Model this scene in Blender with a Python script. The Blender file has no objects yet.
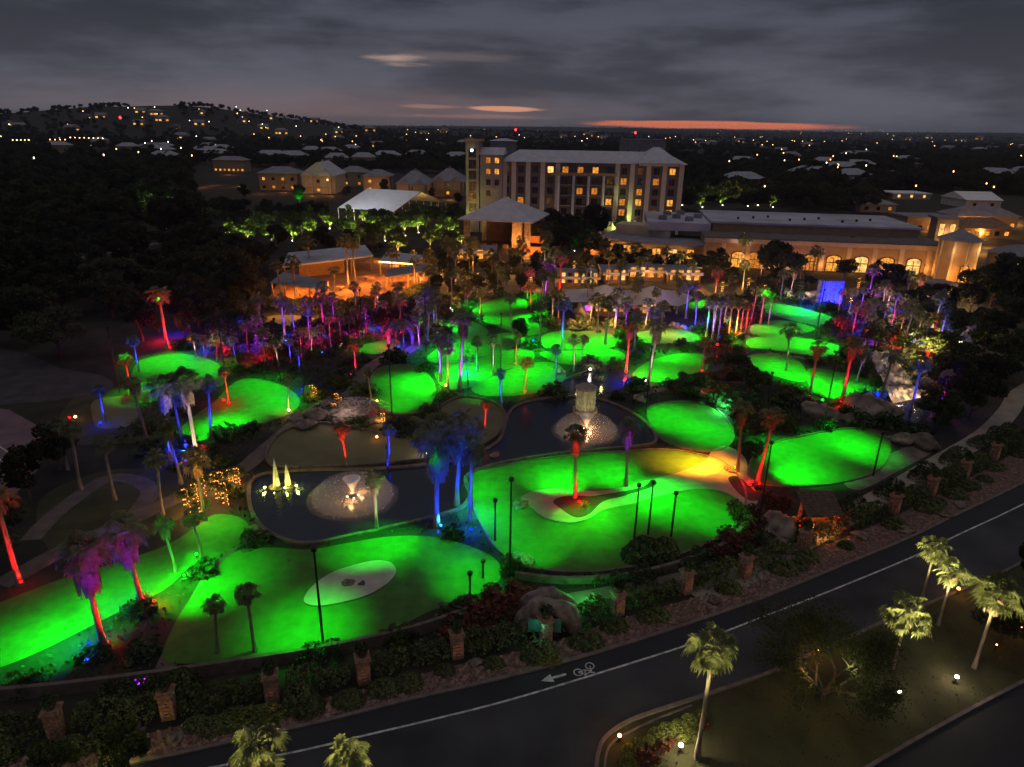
import bpy, bmesh, math, random
import numpy as np
from mathutils import Vector, Matrix, noise
random.seed(7); rng = np.random.default_rng(7)
R = math.radians
scene = bpy.context.scene
C = scene.collection

# ------------------------------------------------------------------ camera
F, CX, CY, CAMZ = 683.0, 512.0, 383.5, 32.0
PITCH, ROLL = R(20.55), R(1.0)
fwd = Vector((0, math.cos(PITCH), -math.sin(PITCH)))
r0 = Vector((1, 0, 0)); u0 = Vector((0, math.sin(PITCH), math.cos(PITCH)))
right = r0*math.cos(ROLL) + u0*math.sin(ROLL)
up = u0*math.cos(ROLL) - r0*math.sin(ROLL)
cam = bpy.data.cameras.new('camera'); camo = bpy.data.objects.new('camera', cam); C.objects.link(camo)
M3 = Matrix((right, up, -fwd)).transposed()
camo.matrix_world = Matrix.Translation((0, 0, CAMZ)) @ M3.to_4x4()
cam.sensor_width = 36.0; cam.lens = F*36.0/1024.0
cam.clip_start = 0.5; cam.clip_end = 30000
scene.camera = camo

# ------------------------------------------------------------------ world: cloudy dusk sky
world = bpy.data.worlds.new('World'); scene.world = world; world.use_nodes = True
nt = world.node_tree; nt.nodes.clear()
def N(t, **kw):
    n = nt.nodes.new(t)
    for k, v in kw.items(): setattr(n, k, v)
    return n
def Mth(op, a, b=None, c=None):
    n = N('ShaderNodeMath', operation=op)
    for i, x in enumerate((a, b, c)):
        if x is None: continue
        if isinstance(x, (int, float)): n.inputs[i].default_value = x
        else: nt.links.new(x, n.inputs[i])
    return n.outputs[0]
def Mixc(f, a, b, mode='MIX'):
    n = N('ShaderNodeMix', data_type='RGBA', blend_type=mode)
    for s, x in ((n.inputs[0], f), (n.inputs[6], a), (n.inputs[7], b)):
        if isinstance(x, (int, float)): s.default_value = x
        elif isinstance(x, tuple): s.default_value = (*x, 1)
        else: nt.links.new(x, s)
    return n.outputs[2]
def Sm(x, lo, hi):
    n = N('ShaderNodeMapRange', interpolation_type='SMOOTHSTEP')
    nt.links.new(x, n.inputs[0]); n.inputs[1].default_value = lo; n.inputs[2].default_value = hi
    return n.outputs[0]
tc = N('ShaderNodeTexCoord'); sp = N('ShaderNodeSeparateXYZ'); nt.links.new(tc.outputs['Generated'], sp.inputs[0])
az = Mth('MULTIPLY', Mth('ARCTAN2', sp.outputs[0], sp.outputs[1]), 180/math.pi)
el = Mth('MULTIPLY', Mth('ARCSINE', sp.outputs[2]), 180/math.pi)
mp = N('ShaderNodeMapping'); nt.links.new(tc.outputs['Generated'], mp.inputs[0])
mp.inputs['Scale'].default_value = (2.2, 2.2, 11.0)
n1 = N('ShaderNodeTexNoise'); n1.inputs['Scale'].default_value = 1.15; n1.inputs['Detail'].default_value = 7; n1.inputs['Roughness'].default_value = .58
nt.links.new(mp.outputs[0], n1.inputs[0])
mp2 = N('ShaderNodeMapping'); nt.links.new(tc.outputs['Generated'], mp2.inputs[0])
mp2.inputs['Scale'].default_value = (6, 6, 60)
n2 = N('ShaderNodeTexNoise'); n2.inputs['Scale'].default_value = 2.2; n2.inputs['Detail'].default_value = 6
nt.links.new(mp2.outputs[0], n2.inputs[0])
cl = Sm(n1.outputs[0], .38, .62)
low = Mixc(Sm(el, .5, 11), (.058, .058, .074), (.028, .033, .044))
high = Mixc(Sm(el, .5, 11), (.122, .120, .150), (.070, .078, .104))
base = Mixc(cl, low, high)
def blob(a0, e0, wa, we, soft=.6, nz=1.2):
    x = Mth('DIVIDE', Mth('SUBTRACT', az, a0), wa); y = Mth('DIVIDE', Mth('SUBTRACT', el, e0), we)
    d = Mth('SQRT', Mth('ADD', Mth('MULTIPLY', x, x), Mth('MULTIPLY', y, y)))
    d = Mth('ADD', d, Mth('MULTIPLY', Mth('SUBTRACT', n2.outputs[0], .5), nz))
    return Sm(Mth('SUBTRACT', 1.15, d), 0, soft)
col = Mixc(Mth('MULTIPLY', blob(-14, .9, 30, 2.3, 1.4, .6), .9), base, (.215, .148, .15))
col = Mixc(Mth('MULTIPLY', blob(-9.2, 4.65, 2.7, .45, 1.2, 2.4), .85), col, (.56, .38, .32))
col = Mixc(Mth('MULTIPLY', blob(-5.2, 4.9, 6, .5, 1.0, 1.5), .35), col, (.25, .18, .17))
col = Mixc(Mth('MULTIPLY', blob(-.7, 1.35, 2.9, .22, .5, 1.4), .9), col, (.85, .38, .22))
col = Mixc(Mth('MULTIPLY', blob(-7, 1.4, 2.6, .16, .8, 1.4), .5), col, (.5, .25, .19))
col = Mixc(Mth('MULTIPLY', blob(-3, .75, 6, .16, .8, 1.4), .45), col, (.5, .23, .17))
col = Mixc(Mth('MULTIPLY', blob(14.5, .42, 9.5, .30, .5, .7), .95), col, (1.1, .27, .12))
zen = Mixc(Sm(el, 24, 55), col, (.25, .235, .245))       # the cloud deck overhead, lit by the town
bg = N('ShaderNodeBackground'); nt.links.new(zen, bg.inputs[0]); bg.inputs[1].default_value = 1.0
wo = N('ShaderNodeOutputWorld'); nt.links.new(bg.outputs[0], wo.inputs[0])
vs = scene.view_settings
vs.view_transform = 'Standard'; vs.look = 'None'; vs.gamma = 1; vs.exposure = 0.0; vs.use_curve_mapping = False
scene.cycles.use_denoising = True
scene.cycles.max_bounces = 4; scene.cycles.diffuse_bounces = 2; scene.cycles.glossy_bounces = 2
scene.cycles.transparent_max_bounces = 12; scene.cycles.sample_clamp_indirect = 4

# ------------------------------------------------------------------ pixel <-> world
def terrain(x, y):
    d = math.hypot(x, y)
    if d < 620: return 0.0
    k = min(1, (d-620)/500)
    h = 0
    for cx, cy, sx, sy, a in ((-680, 1500, 170, 260, 46), (-900, 1620, 170, 260, 37), (-500, 1700, 190, 300, 30), (-1150, 1500, 300, 300, 30),
                              (-200, 2900, 900, 500, 16), (2300, 4300, 1700, 700, 24), (-2600, 5000, 1500, 800, 60), (600, 6500, 2500, 700, 42), (5200, 6800, 2600, 800, 60)):
        h += a*math.exp(-((x-cx)/sx)**2 - ((y-cy)/sy)**2)
    return k*h
def ray(px, py):
    return (right*((px-CX)/F) - up*((py-CY)/F) + fwd)
def P(px, py, z=0.0):
    d = ray(px, py); t = (z-CAMZ)/d.z
    return Vector((0, 0, CAMZ)) + d*t
def PT(px, py, dz=0.0):
    d = ray(px, py).normalized(); t = 300.0
    if d.z < 0 and -CAMZ/d.z < 620: return P(px, py, dz)
    while t < 9000:
        p = Vector((0, 0, CAMZ)) + d*t
        if p.z < terrain(p.x, p.y) + dz: return p
        t += 12
    return p
def proj(v):
    w = Vector(v) - Vector((0, 0, CAMZ)); dz = w.dot(fwd)
    return CX + F*w.dot(right)/dz, CY - F*w.dot(up)/dz
def height_to(b, ytop):
    lo, hi = 0.2, 60.0
    for _ in range(30):
        m = (lo+hi)/2
        if proj(b + Vector((0, 0, m)))[1] > ytop: lo = m
        else: hi = m
    return lo

# ------------------------------------------------------------------ materials
MATS = {}
def pmat(name, col, rough=.8, var=.25, scale=3.0, metal=0, bump=0, rnd=0, spec=.3, detail=4, trans=0, col2=None, thin=0, alpha=1):
    if name in MATS: return MATS[name]
    m = bpy.data.materials.new(name); m.use_nodes = True; t = m.node_tree; b = t.nodes['Principled BSDF']
    c = t.nodes.new('ShaderNodeTexCoord'); nz = t.nodes.new('ShaderNodeTexNoise')
    nz.inputs['Scale'].default_value = scale; nz.inputs['Detail'].default_value = detail
    t.links.new(c.outputs['Object'], nz.inputs[0])
    cr = t.nodes.new('ShaderNodeValToRGB')
    a = tuple(x*(1-var) for x in col); d = tuple(min(1, x*(1+var)) for x in (col2 or col))
    cr.color_ramp.elements[0].position = .32; cr.color_ramp.elements[1].position = .68
    cr.color_ramp.elements[0].color = (*a, 1); cr.color_ramp.elements[1].color = (*d, 1)
    t.links.new(nz.outputs[0], cr.inputs[0]); out = cr.outputs[0]
    if rnd:
        oi = t.nodes.new('ShaderNodeObjectInfo'); mr = t.nodes.new('ShaderNodeMapRange')
        mr.inputs[3].default_value = 1-rnd; mr.inputs[4].default_value = 1+rnd
        t.links.new(oi.outputs['Random'], mr.inputs[0])
        mx = t.nodes.new('ShaderNodeMix'); mx.data_type = 'RGBA'; mx.blend_type = 'MULTIPLY'; mx.inputs[0].default_value = 1
        t.links.new(out, mx.inputs[6]); t.links.new(mr.outputs[0], mx.inputs[7]); out = mx.outputs[2]
    t.links.new(out, b.inputs['Base Color'])
    b.inputs['Roughness'].default_value = rough; b.inputs['Metallic'].default_value = metal
    b.inputs['Specular IOR Level'].default_value = spec
    if bump:
        bn = t.nodes.new('ShaderNodeBump'); bn.inputs['Strength'].default_value = bump; bn.inputs['Distance'].default_value = .1
        t.links.new(nz.outputs[0], bn.inputs['Height']); t.links.new(bn.outputs[0], b.inputs['Normal'])
    if trans: b.inputs['Transmission Weight'].default_value = trans
    if alpha < 1: b.inputs['Alpha'].default_value = alpha
    if thin:
        tr = t.nodes.new('ShaderNodeBsdfTranslucent'); t.links.new(out, tr.inputs[0]); ms = t.nodes.new('ShaderNodeMixShader'); ms.inputs[0].default_value = thin
        t.links.new(b.outputs[0], ms.inputs[1]); t.links.new(tr.outputs[0], ms.inputs[2]); t.links.new(ms.outputs[0], t.nodes['Material Output'].inputs[0])
    MATS[name] = m; return m
def emat(name, col, strength, var=0, scale=2.0):
    if name in MATS: return MATS[name]
    m = bpy.data.materials.new(name); m.use_nodes = True; t = m.node_tree; t.nodes.clear()
    e = t.nodes.new('ShaderNodeEmission'); e.inputs[0].default_value = (*col, 1); e.inputs[1].default_value = strength
    o = t.nodes.new('ShaderNodeOutputMaterial'); t.links.new(e.outputs[0], o.inputs[0])
    if var:
        c = t.nodes.new('ShaderNodeTexCoord'); nz = t.nodes.new('ShaderNodeTexNoise'); nz.inputs['Scale'].default_value = scale; nz.inputs['Detail'].default_value = 3
        t.links.new(c.outputs['Object'], nz.inputs[0]); mr = t.nodes.new('ShaderNodeMapRange')
        mr.inputs[1].default_value = .35; mr.inputs[2].default_value = .65
        mr.inputs[3].default_value = strength*(1-var); mr.inputs[4].default_value = strength*(1+var)
        t.links.new(nz.outputs[0], mr.inputs[0]); t.links.new(mr.outputs[0], e.inputs[1])
    MATS[name] = m; return m
COL = dict(r=(1, .006, .006), b=(.004, .022, 1), m=(1, .006, .20), w=(1, .80, .62), o=(1, .38, .08), g=(.004, 1, .03), c=(.03, .5, .9), y=(1, .85, .2), p=(.30, .012, 1), l=(.75, 1, .25))
NAMEC = dict(r='red', b='blue', m='magenta', w='white', o='amber', g='green', c='cyan', y='yellow', p='purple', l='lime')
ground_m = pmat('dark_ground', (.028, .025, .017), .95, .5, .25, bump=.3, detail=8)
lawn_m = pmat('rough_lawn', (.055, .052, .022), .95, .35, .35, bump=.3, detail=8)
turf_m = pmat('turf', (.058, .14, .022), 0.95, .17, 1.1, bump=.2, detail=12)
turf2_m = pmat('unlit_turf', (.155, .14, .070), .95, .14, .35, detail=8)  # olive-brown look of turf outside the floodlights, put into the colour
path_m = pmat('tan_path', (.27, .235, .18), .9, .2, .6, detail=8)
cart_m = pmat('cart_path', (.13, .10, .085), .9, .25, .8, detail=7)
asph_m = pmat('asphalt', (.038, .036, .041), .72, .6, .16, spec=.4, detail=13)
asph2_m = pmat('bike_lane_asphalt', (.016, .016, .020), .7, .2, .6, spec=.4, detail=9)
kerb_m = pmat('kerb_concrete', (.16, .13, .115), .9, .25, 1.5)
verge_m = pmat('verge_gravel', (.15, .085, .070), .95, .6, 3.5, bump=.6, detail=8)
paint_m = pmat('road_paint', (.52, .50, .48), .7, .5, 2.2, detail=9)
sand_m = pmat('bunker_sand', (.42, .38, .31), .95, .12, 1.0)
plaza_m = pmat('plaza_paving', (.055, .048, .05), .9, .3, .5, detail=8)
rim_m = pmat('rim_stone', (.14, .105, .085), .85, .3, 1.5)
water_m = pmat('pond_water', (.018, .022, .034), .10, .2, 2.6, bump=.30, spec=.7)
stone_m = pmat('limestone', (.30, .24, .18), .9, .35, 2.2, bump=.5)
rock_m = pmat('boulder_rock', (.16, .125, .10), .92, .55, 1.6, bump=1.0, rnd=.3, detail=10)
leaf_m = pmat('tree_leaves', (.050, .056, .028), .85, .4, .9, rnd=.45, spec=.1, thin=.3)
leafb_m = pmat('bright_leaves', (.085, .11, .03), .75, .35, 1.2, rnd=.3, spec=.15, thin=.4)
shrub_m = pmat('shrub_leaves', (.050, .066, .028), .85, .4, 1.5, rnd=.4, spec=.15)
ball_m = pmat('clipped_shrub_leaves', (.13, .15, .035), .85, .3, 2.5, rnd=.3, spec=.15)
hedge_m = pmat('hedge_leaves', (.10, .12, .045), .85, .4, 1.2, rnd=.25, spec=.15)
redleaf_m = pmat('copper_leaves', (.11, .04, .025), .85, .4, 1.2, rnd=.25, spec=.15)
frond_m = pmat('palm_fronds', (.13, .145, .06), .6, .35, 1.5, rnd=.25, spec=.3, thin=.45)
skirt_m = pmat('dead_fronds', (.17, .12, .07), .9, .4, 3, rnd=.2)
trunk_m = pmat('palm_trunk', (.21, .165, .12), .9, .35, 6, bump=.6)
bark_m = pmat('bark', (.085, .065, .05), .95, .35, 4, bump=.6)
roof_m = pmat('metal_roof', (.50, .48, .54), .55, .12, .5, spec=.4)
roofd_m = pmat('dark_roof', (.24, .22, .25), .7, .2, .4)
flat_m = pmat('membrane_roof', (.42, .40, .47), .8, .25, .15, detail=9)
white_m = pmat('white_fabric', (.78, .78, .80), .7, .06, .5)
tanwall_m = pmat('tan_stucco', (.34, .24, .155), .9, .12, .6)
creamwall_m = pmat('cream_stucco', (.46, .38, .30), .9, .12, .6)
darkwall_m = pmat('brown_recess', (.10, .06, .045), .85, .3, .8)
wood_m = pmat('timber', (.26, .15, .075), .75, .35, 3)
woodd_m = pmat('dark_timber', (.10, .065, .045), .8, .35, 3)
deck_m = pmat('terracotta_deck', (.32, .14, .05), .8, .2, .5)
metal_m = pmat('dark_metal', (.03, .03, .032), .5, .2, 3, metal=.6)
glass_m = pmat('dark_glass', (.015, .014, .018), .15, .3, .5, spec=.6)
tent_m = pmat('canvas_sail', (.60, .52, .50), .8, .1, .5)
thatch_m = pmat('thatch', (.16, .11, .08), .95, .4, 3, bump=.6)
drop_m = pmat('water_droplets', (.9, .9, .9), .6, .05, 2)

# ------------------------------------------------------------------ mesh building
class MB:
    def __init__(s): s.v = []; s.f = []
    def add(s, vs, fs):
        o = len(s.v); s.v += [tuple(v) for v in vs]; s.f += [tuple(i+o for i in f) for f in fs]; return s
    def box(s, x0, x1, y0, y1, z0, z1):
        return s.add([(x0,y0,z0),(x1,y0,z0),(x1,y1,z0),(x0,y1,z0),(x0,y0,z1),(x1,y0,z1),(x1,y1,z1),(x0,y1,z1)],
                     [(0,3,2,1),(4,5,6,7),(0,1,5,4),(1,2,6,5),(2,3,7,6),(3,0,4,7)])
    def prism(s, poly, z0, z1):
        n = len(poly)
        return s.add([(p[0],p[1],z0) for p in poly]+[(p[0],p[1],z1) for p in poly],
                     [tuple(range(n-1,-1,-1)), tuple(range(n,2*n))]+[(i,(i+1)%n,n+(i+1)%n,n+i) for i in range(n)])
    def tube(s, pts, rad, n=8, cap=True):
        pts = [Vector(p) for p in pts]
        if not hasattr(rad, '__len__'): rad = [rad]*len(pts)
        vs = []; fs = []
        for i, p in enumerate(pts):
            d = (pts[min(i+1, len(pts)-1)]-pts[max(i-1, 0)]).normalized()
            a = d.cross(Vector((0, 0, 1)) if abs(d.z) < .9 else Vector((1, 0, 0))).normalized(); b = d.cross(a)
            for k in range(n):
                t = 2*math.pi*k/n; vs.append(p+(a*math.cos(t)+b*math.sin(t))*rad[i])
        for i in range(len(pts)-1):
            for k in range(n): fs.append((i*n+k, i*n+(k+1)%n, (i+1)*n+(k+1)%n, (i+1)*n+k))
        if cap: fs += [tuple(range(n-1,-1,-1)), tuple(range((len(pts)-1)*n, len(pts)*n))]
        return s.add(vs, fs)
    def lathe(s, prof, n=16, cx=0, cy=0):
        vs = [(cx+r*math.cos(2*math.pi*k/n), cy+r*math.sin(2*math.pi*k/n), z) for r, z in prof for k in range(n)]
        fs = [(i*n+k, i*n+(k+1)%n, (i+1)*n+(k+1)%n, (i+1)*n+k) for i in range(len(prof)-1) for k in range(n)]
        fs += [tuple(range(n-1,-1,-1)), tuple(range((len(prof)-1)*n, len(prof)*n))]
        return s.add(vs, fs)
    def build(s, name, mat, parent=None, smooth=False, loc=None):
        me = bpy.data.meshes.new(name); me.from_pydata(s.v, [], s.f); me.materials.append(mat)
        if smooth: me.polygons.foreach_set('use_smooth', [True]*len(me.polygons))
        me.update(); return link(name, me, parent, loc)
def link(name, me, parent=None, loc=None, scale=None, rot=None):
    o = bpy.data.objects.new(name, me); C.objects.link(o)
    if parent: o.parent = parent
    if loc is not None: o.location = loc
    if scale is not None: o.scale = scale
    if rot is not None: o.rotation_euler = rot
    return o
def tag(o, label=None, cat=None, group=None, kind=None):
    if label: o['label'] = label
    if cat: o['category'] = cat
    if group: o['group'] = group
    if kind: o['kind'] = kind
    return o
def thing(name, label, cat, loc=(0,0,0), rz=0, group=None):
    o = bpy.data.objects.new(name, None); C.objects.link(o); o.location = loc; o.rotation_euler = (0, 0, rz); o.empty_display_size = .2
    return tag(o, label, cat, group)
def copy_tree(o, parent=None):
    c = o.copy(); C.objects.link(c)
    if parent: c.parent = parent
    for ch in list(o.children):
        if ch.type != 'LIGHT': copy_tree(ch, c)
    return c
def quads_mesh(name, verts, nq, mat, per=4):
    me = bpy.data.meshes.new(name)
    me.from_pydata(verts.reshape(-1, 3).tolist(), [], np.arange(nq*per).reshape(nq, per).tolist()); me.materials.append(mat); me.update(); return me
def leafset(pts, size, jit=.4, flat=0.0):
    n = len(pts); d = rng.normal(size=(n, 3)); d[:, 2] *= (1-flat); d /= np.linalg.norm(d, axis=1)[:, None]
    a = np.cross(d, rng.normal(size=(n, 3))); a /= np.linalg.norm(a, axis=1)[:, None]; b = np.cross(d, a)
    if flat: a, b = d, a
    s = (size*(1+jit*rng.normal(size=n)).clip(.4, 2))[:, None]
    return np.stack([pts-a*s*.5, pts-b*s*.32, pts+a*s*.6, pts+b*s*.32], 1)
def clumpy(n, rx, ry, rz, zc, ncl=14, cr=.38, base=-.7, sd=1):
    g = np.random.default_rng(sd); pts = []
    cen = []
    while len(cen) < ncl:
        p = g.uniform(-1, 1, 3)
        if .25 < np.linalg.norm(p) < .88 and p[2] > base: cen.append(p)
    k = n//ncl
    for c in cen:
        r = cr*g.uniform(.65, 1.25); q = g.normal(size=(k, 3)); q /= np.linalg.norm(q, axis=1)[:, None]
        q *= (r*g.uniform(.55, 1.08, k)**.6)[:, None]; q[:, 2] *= .75
        pts.append(c+q)
    pts = np.concatenate(pts); pts *= (rx, ry, rz); pts[:, 2] += zc; return pts
def smooth(pts, closed=True, k=6):
    pts = [Vector((p[0], p[1], 0)) for p in pts]; n = len(pts); out = []
    rngi = range(n) if closed else range(n-1)
    for i in rngi:
        if closed: p0, p1, p2, p3 = pts[(i-1) % n], pts[i], pts[(i+1) % n], pts[(i+2) % n]
        else: p0, p1, p2, p3 = pts[max(i-1, 0)], pts[i], pts[i+1], pts[min(i+2, n-1)]
        for j in range(k):
            t = j/k
            out.append(.5*((2*p1)+(p2-p0)*t+(2*p0-5*p1+4*p2-p3)*t*t+(3*p1-p0-3*p2+p3)*t**3))
    if not closed: out.append(pts[-1])
    return out
POLY = []          # world polygons where no planting goes
LZ = [0.02]
def area(px, z=None, name='lawn', mat=None, block=True, sm=True, kind='structure', world_pts=False):
    w = [Vector(p) for p in px] if world_pts else [P(*p) for p in px]
    w = smooth(w) if sm else w
    if z is None: LZ[0] += .004; z = LZ[0]
    bm = bmesh.new(); vs = [bm.verts.new((p.x, p.y, z)) for p in w]; f = bm.faces.new(vs)
    f.normal_update()
    if f.normal.z < 0: f.normal_flip()
    bmesh.ops.triangulate(bm, faces=[f])
    me = bpy.data.meshes.new(name); bm.to_mesh(me); bm.free(); me.materials.append(mat); o = link(name, me); o['kind'] = kind
    if block: POLY.append([(p.x, p.y) for p in w])
    return o, w
def ribbon(px, width, z0, z1, name, mat, closed=False, kind='structure', block=False, world_pts=False, parent=None, side=0):
    w = [Vector(p) for p in px] if world_pts else [P(*p) for p in px]
    w = smooth(w, closed, 6); n = len(w); L = []; Rr = []
    for i in range(n):
        a = w[(i-1) % n] if closed or i else w[0]; b = w[(i+1) % n] if closed or i < n-1 else w[-1]
        d = (b-a).normalized(); q = Vector((-d.y, d.x, 0))
        L.append(w[i]+q*(width/2+side)); Rr.append(w[i]-q*(width/2-side))
    m = MB(); vs = []
    for i in range(n): vs += [(L[i].x, L[i].y, z0), (L[i].x, L[i].y, z1), (Rr[i].x, Rr[i].y, z1), (Rr[i].x, Rr[i].y, z0)]
    fs = []
    for i in range(n if closed else n-1):
        j = (i+1) % n
        for k in range(3): fs.append((i*4+k, j*4+k, j*4+k+1, i*4+k+1))
    if not closed: fs += [(0, 1, 2, 3), ((n-1)*4+3, (n-1)*4+2, (n-1)*4+1, (n-1)*4)]
    m.add(vs, fs); o = m.build(name, mat, parent)
    if kind: o['kind'] = kind
    if block: POLY.append([(p.x, p.y) for p in L]+[(p.x, p.y) for p in reversed(Rr)])
    return o, w
def inside(x, y, poly):
    c = False; j = len(poly)-1
    for i in range(len(poly)):
        xi, yi = poly[i]; xj, yj = poly[j]
        if (yi > y) != (yj > y) and x < (xj-xi)*(y-yi)/(yj-yi)+xi: c = not c
        j = i
    return c
def blocked(x, y, r=0):
    for p in POLY:
        if inside(x, y, p): return True
        if r and any(inside(x+r*dx, y+r*dy, p) for dx, dy in ((1,0),(-1,0),(0,1),(0,-1))): return True
    return False

# ------------------------------------------------------------------ lights
def spot(loc, target, col, power, ang, blend=1.0, rad=.25, name='spot_light'):
    l = bpy.data.lights.new(name, 'SPOT'); l.color = col; l.energy = power; l.spot_size = R(ang); l.spot_blend = blend; l.shadow_soft_size = rad
    o = bpy.data.objects.new(name, l); C.objects.link(o); o.location = loc
    o.rotation_euler = (Vector(target)-Vector(loc)).to_track_quat('-Z', 'Y').to_euler(); return o
def point(loc, col, power, rad=.15, name='lamp_light'):
    l = bpy.data.lights.new(name, 'POINT'); l.color = col; l.energy = power; l.shadow_soft_size = rad
    o = bpy.data.objects.new(name, l); C.objects.link(o); o.location = loc; return o

# ------------------------------------------------------------------ labels that single things out
ZONES = [("by the dark paved yard",40,440),("by the far western green",180,370),("by the long western green",260,405),("below the terrace bar",320,345),
 ("round the terrace bar",340,285),("by the purple thatched arch",400,345),("round the small oval green",402,392),("by the rock garden",330,410),
 ("along the lower pond",350,480),("in the string-lit grove",215,490),("on the lowest western green",90,615),("by the sand bunker green",300,600),
 ("on the pond tip",460,500),("on the upper terraced greens",480,350),("by the topmost green",510,305),("near the round waterfall",580,365),
 ("by the canopied clubhouse",640,320),("on the sandy-path green",610,505),("by the middle pond",600,430),("by the kidney-shaped green",690,420),
 ("by the eastern green",800,455),("by the eastern terraced greens",800,350),("near the blue waterfall",825,290),("by the lit rock cascade",905,380),
 ("on the eastern slope",985,400),("along the long hall",830,262),("near the hipped pavilion",505,235),("by the white marquee",400,215),
 ("in front of the hotel",600,240),("along the roadside hedge",500,630),("on the corner lawn",900,650),("in the driveway bed",680,740),
 ("south of the bike lane",300,760),("in the villa gardens",280,225)]
LAB = []
def zone(px, py): return min(ZONES, key=lambda z: (z[1]-px)**2+((z[2]-py)*1.5)**2)[0]
def autolabel(o, text, px, py, z=None): LAB.append((o, text+' '+(z or zone(px, py)), px))
ORD = 'first second third fourth fifth sixth seventh eighth ninth tenth eleventh twelfth thirteenth fourteenth fifteenth sixteenth seventeenth eighteenth nineteenth twentieth'.split()
def row_labels(objs, text):
    objs = sorted(objs, key=lambda o: o.location.xy.length); n = len(objs); k = max(1, math.ceil(n/15)); per = math.ceil(n/k)
    for r_ in range(k):
        row = sorted(objs[r_*per:(r_+1)*per], key=lambda o: proj(o.location)[0])
        rw = '' if k == 1 else (', front row' if r_ == 0 else ', back row' if r_ == k-1 else f', {ORD[r_]} row back')
        for i, o in enumerate(row):
            o['label'] = text+rw+(', leftmost' if i == 0 else ', rightmost' if i == len(row)-1 else f', {ORD[i]} from left')
def finish_labels():
    by = {}
    for o, t, x in LAB: by.setdefault(t, []).append((x, o))
    for t, l in by.items():
        l.sort(key=lambda q: q[0]); n = len(l)
        if n > 20: row_labels([q[1] for q in l], t); continue
        for i, (x, o) in enumerate(l):
            if n == 1: s = t
            elif i == 0: s = t+', leftmost'
            elif i == n-1: s = t+', rightmost'
            elif i < 20: s = t+', '+ORD[i]+' from left'
            else: s = t+', '+ORD[min(n-1-i, 19)]+' from right'
            o['label'] = s
# ================================================================== ground, road, greens, water
xs = np.unique(np.concatenate([np.linspace(-9000, -1500, 26), np.linspace(-1500, 1500, 61), np.linspace(1500, 9000, 26)]))
ys = np.unique(np.concatenate([[-80, 0, 200, 400], np.linspace(600, 2400, 50), np.linspace(2400, 9500, 40)]))
gv = [(x, y, terrain(x, y)) for y in ys for x in xs]; nx = len(xs)
gf = [(j*nx+i, j*nx+i+1, (j+1)*nx+i+1, (j+1)*nx+i) for j in range(len(ys)-1) for i in range(nx-1)]
g = MB(); g.v = gv; g.f = gf; g.build('ground', ground_m, smooth=True)['kind'] = 'structure'

KERB = [(-60, 790), (60, 776), (160, 760), (240, 742), (330, 722), (400, 704), (480, 685.5), (560, 665), (640, 641), (700, 621.5), (768, 597.5), (840, 568), (908, 540), (960, 515), (1024, 484), (1120, 434)]
STR = [(120, 783), (210, 768), (296, 752), (368, 735), (440, 718), (512, 699.5), (600, 673), (697, 642), (768, 615), (833, 590), (915, 556), (958, 535), (1024, 504), (1120, 455)]
SOUTH = [(1120, 500), (1024, 560), (960, 590), (890, 618), (830, 645), (768, 672), (720, 689), (687, 700), (650, 712), (625, 722), (606, 735), (597, 750), (594, 775), (592, 830)]
kw = smooth([P(*p) for p in KERB], False, 8); sw = smooth([P(*p) for p in SOUTH], False, 8)
area([*kw, *sw, P(400, 900), P(-60, 860)], .02, 'road', asph_m, True, False, world_pts=True)
stw = smooth([P(*p) for p in STR], False, 8)
area([*kw[10:], *reversed(stw)], .026, 'bike_lane', asph2_m, False, False, world_pts=True)
ribbon(STR, .13, .02, .034, 'lane_line', paint_m)
ribbon(KERB, .22, 0, .14, 'kerb', kerb_m, side=.11)
ribbon(SOUTH, .22, 0, .14, 'kerb', kerb_m, side=.11)
VERGE = [(-60, 762), (80, 752), (170, 728), (273, 708), (364, 690), (457, 665), (545, 645), (617, 620), (700, 596), (744, 580), (802, 555), (893, 517), (963, 482), (1024, 448), (1120, 400)]
vw = smooth([P(*p) for p in VERGE], False, 8)
area([*kw, *reversed(vw)], .012, 'verge', verge_m, True, False, world_pts=True)
# painted arrow and bicycle symbol in the bike lane
def painted(name, polys, o, ang, sc):
    m = MB(); ca, sa = math.cos(ang), math.sin(ang)
    for pl in polys:
        pts = [(o.x+(x*ca-y*sa)*sc, o.y+(x*sa+y*ca)*sc, .0345) for x, y in pl]
        m.add(pts, [tuple(range(len(pts)))])
    q = m.build(name, paint_m); q['kind'] = 'structure'; return q
a0, a1 = P(541, 681.5), P(566, 674.5); dirv = (a0-a1); ang = math.atan2(dirv.y, dirv.x); L = dirv.length
painted('lane_arrow', [[(0, -.09), (L*.55, -.09), (L*.55, .09), (0, .09)], [(L*.55, -.34), (L, 0), (L*.55, .34)]], Vector((a1.x, a1.y, 0)), ang, 1)
bc = P(584, 669.5)
def ring(cx, cy, r, w=.07, n=18): return [[(cx+rr*math.cos(t), cy+rr*math.sin(t)) for rr, t in ((r, a), (r, a+2*math.pi/n), (r-w, a+2*math.pi/n), (r-w, a))] for a in [2*math.pi*k/n for k in range(n)]]
def seg(x0, y0, x1, y1, w=.07):
    d = math.hypot(x1-x0, y1-y0); nx_, ny_ = -(y1-y0)/d*w/2, (x1-x0)/d*w/2
    return [(x0+nx_, y0+ny_), (x1+nx_, y1+ny_), (x1-nx_, y1-ny_), (x0-nx_, y0-ny_)]
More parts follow.
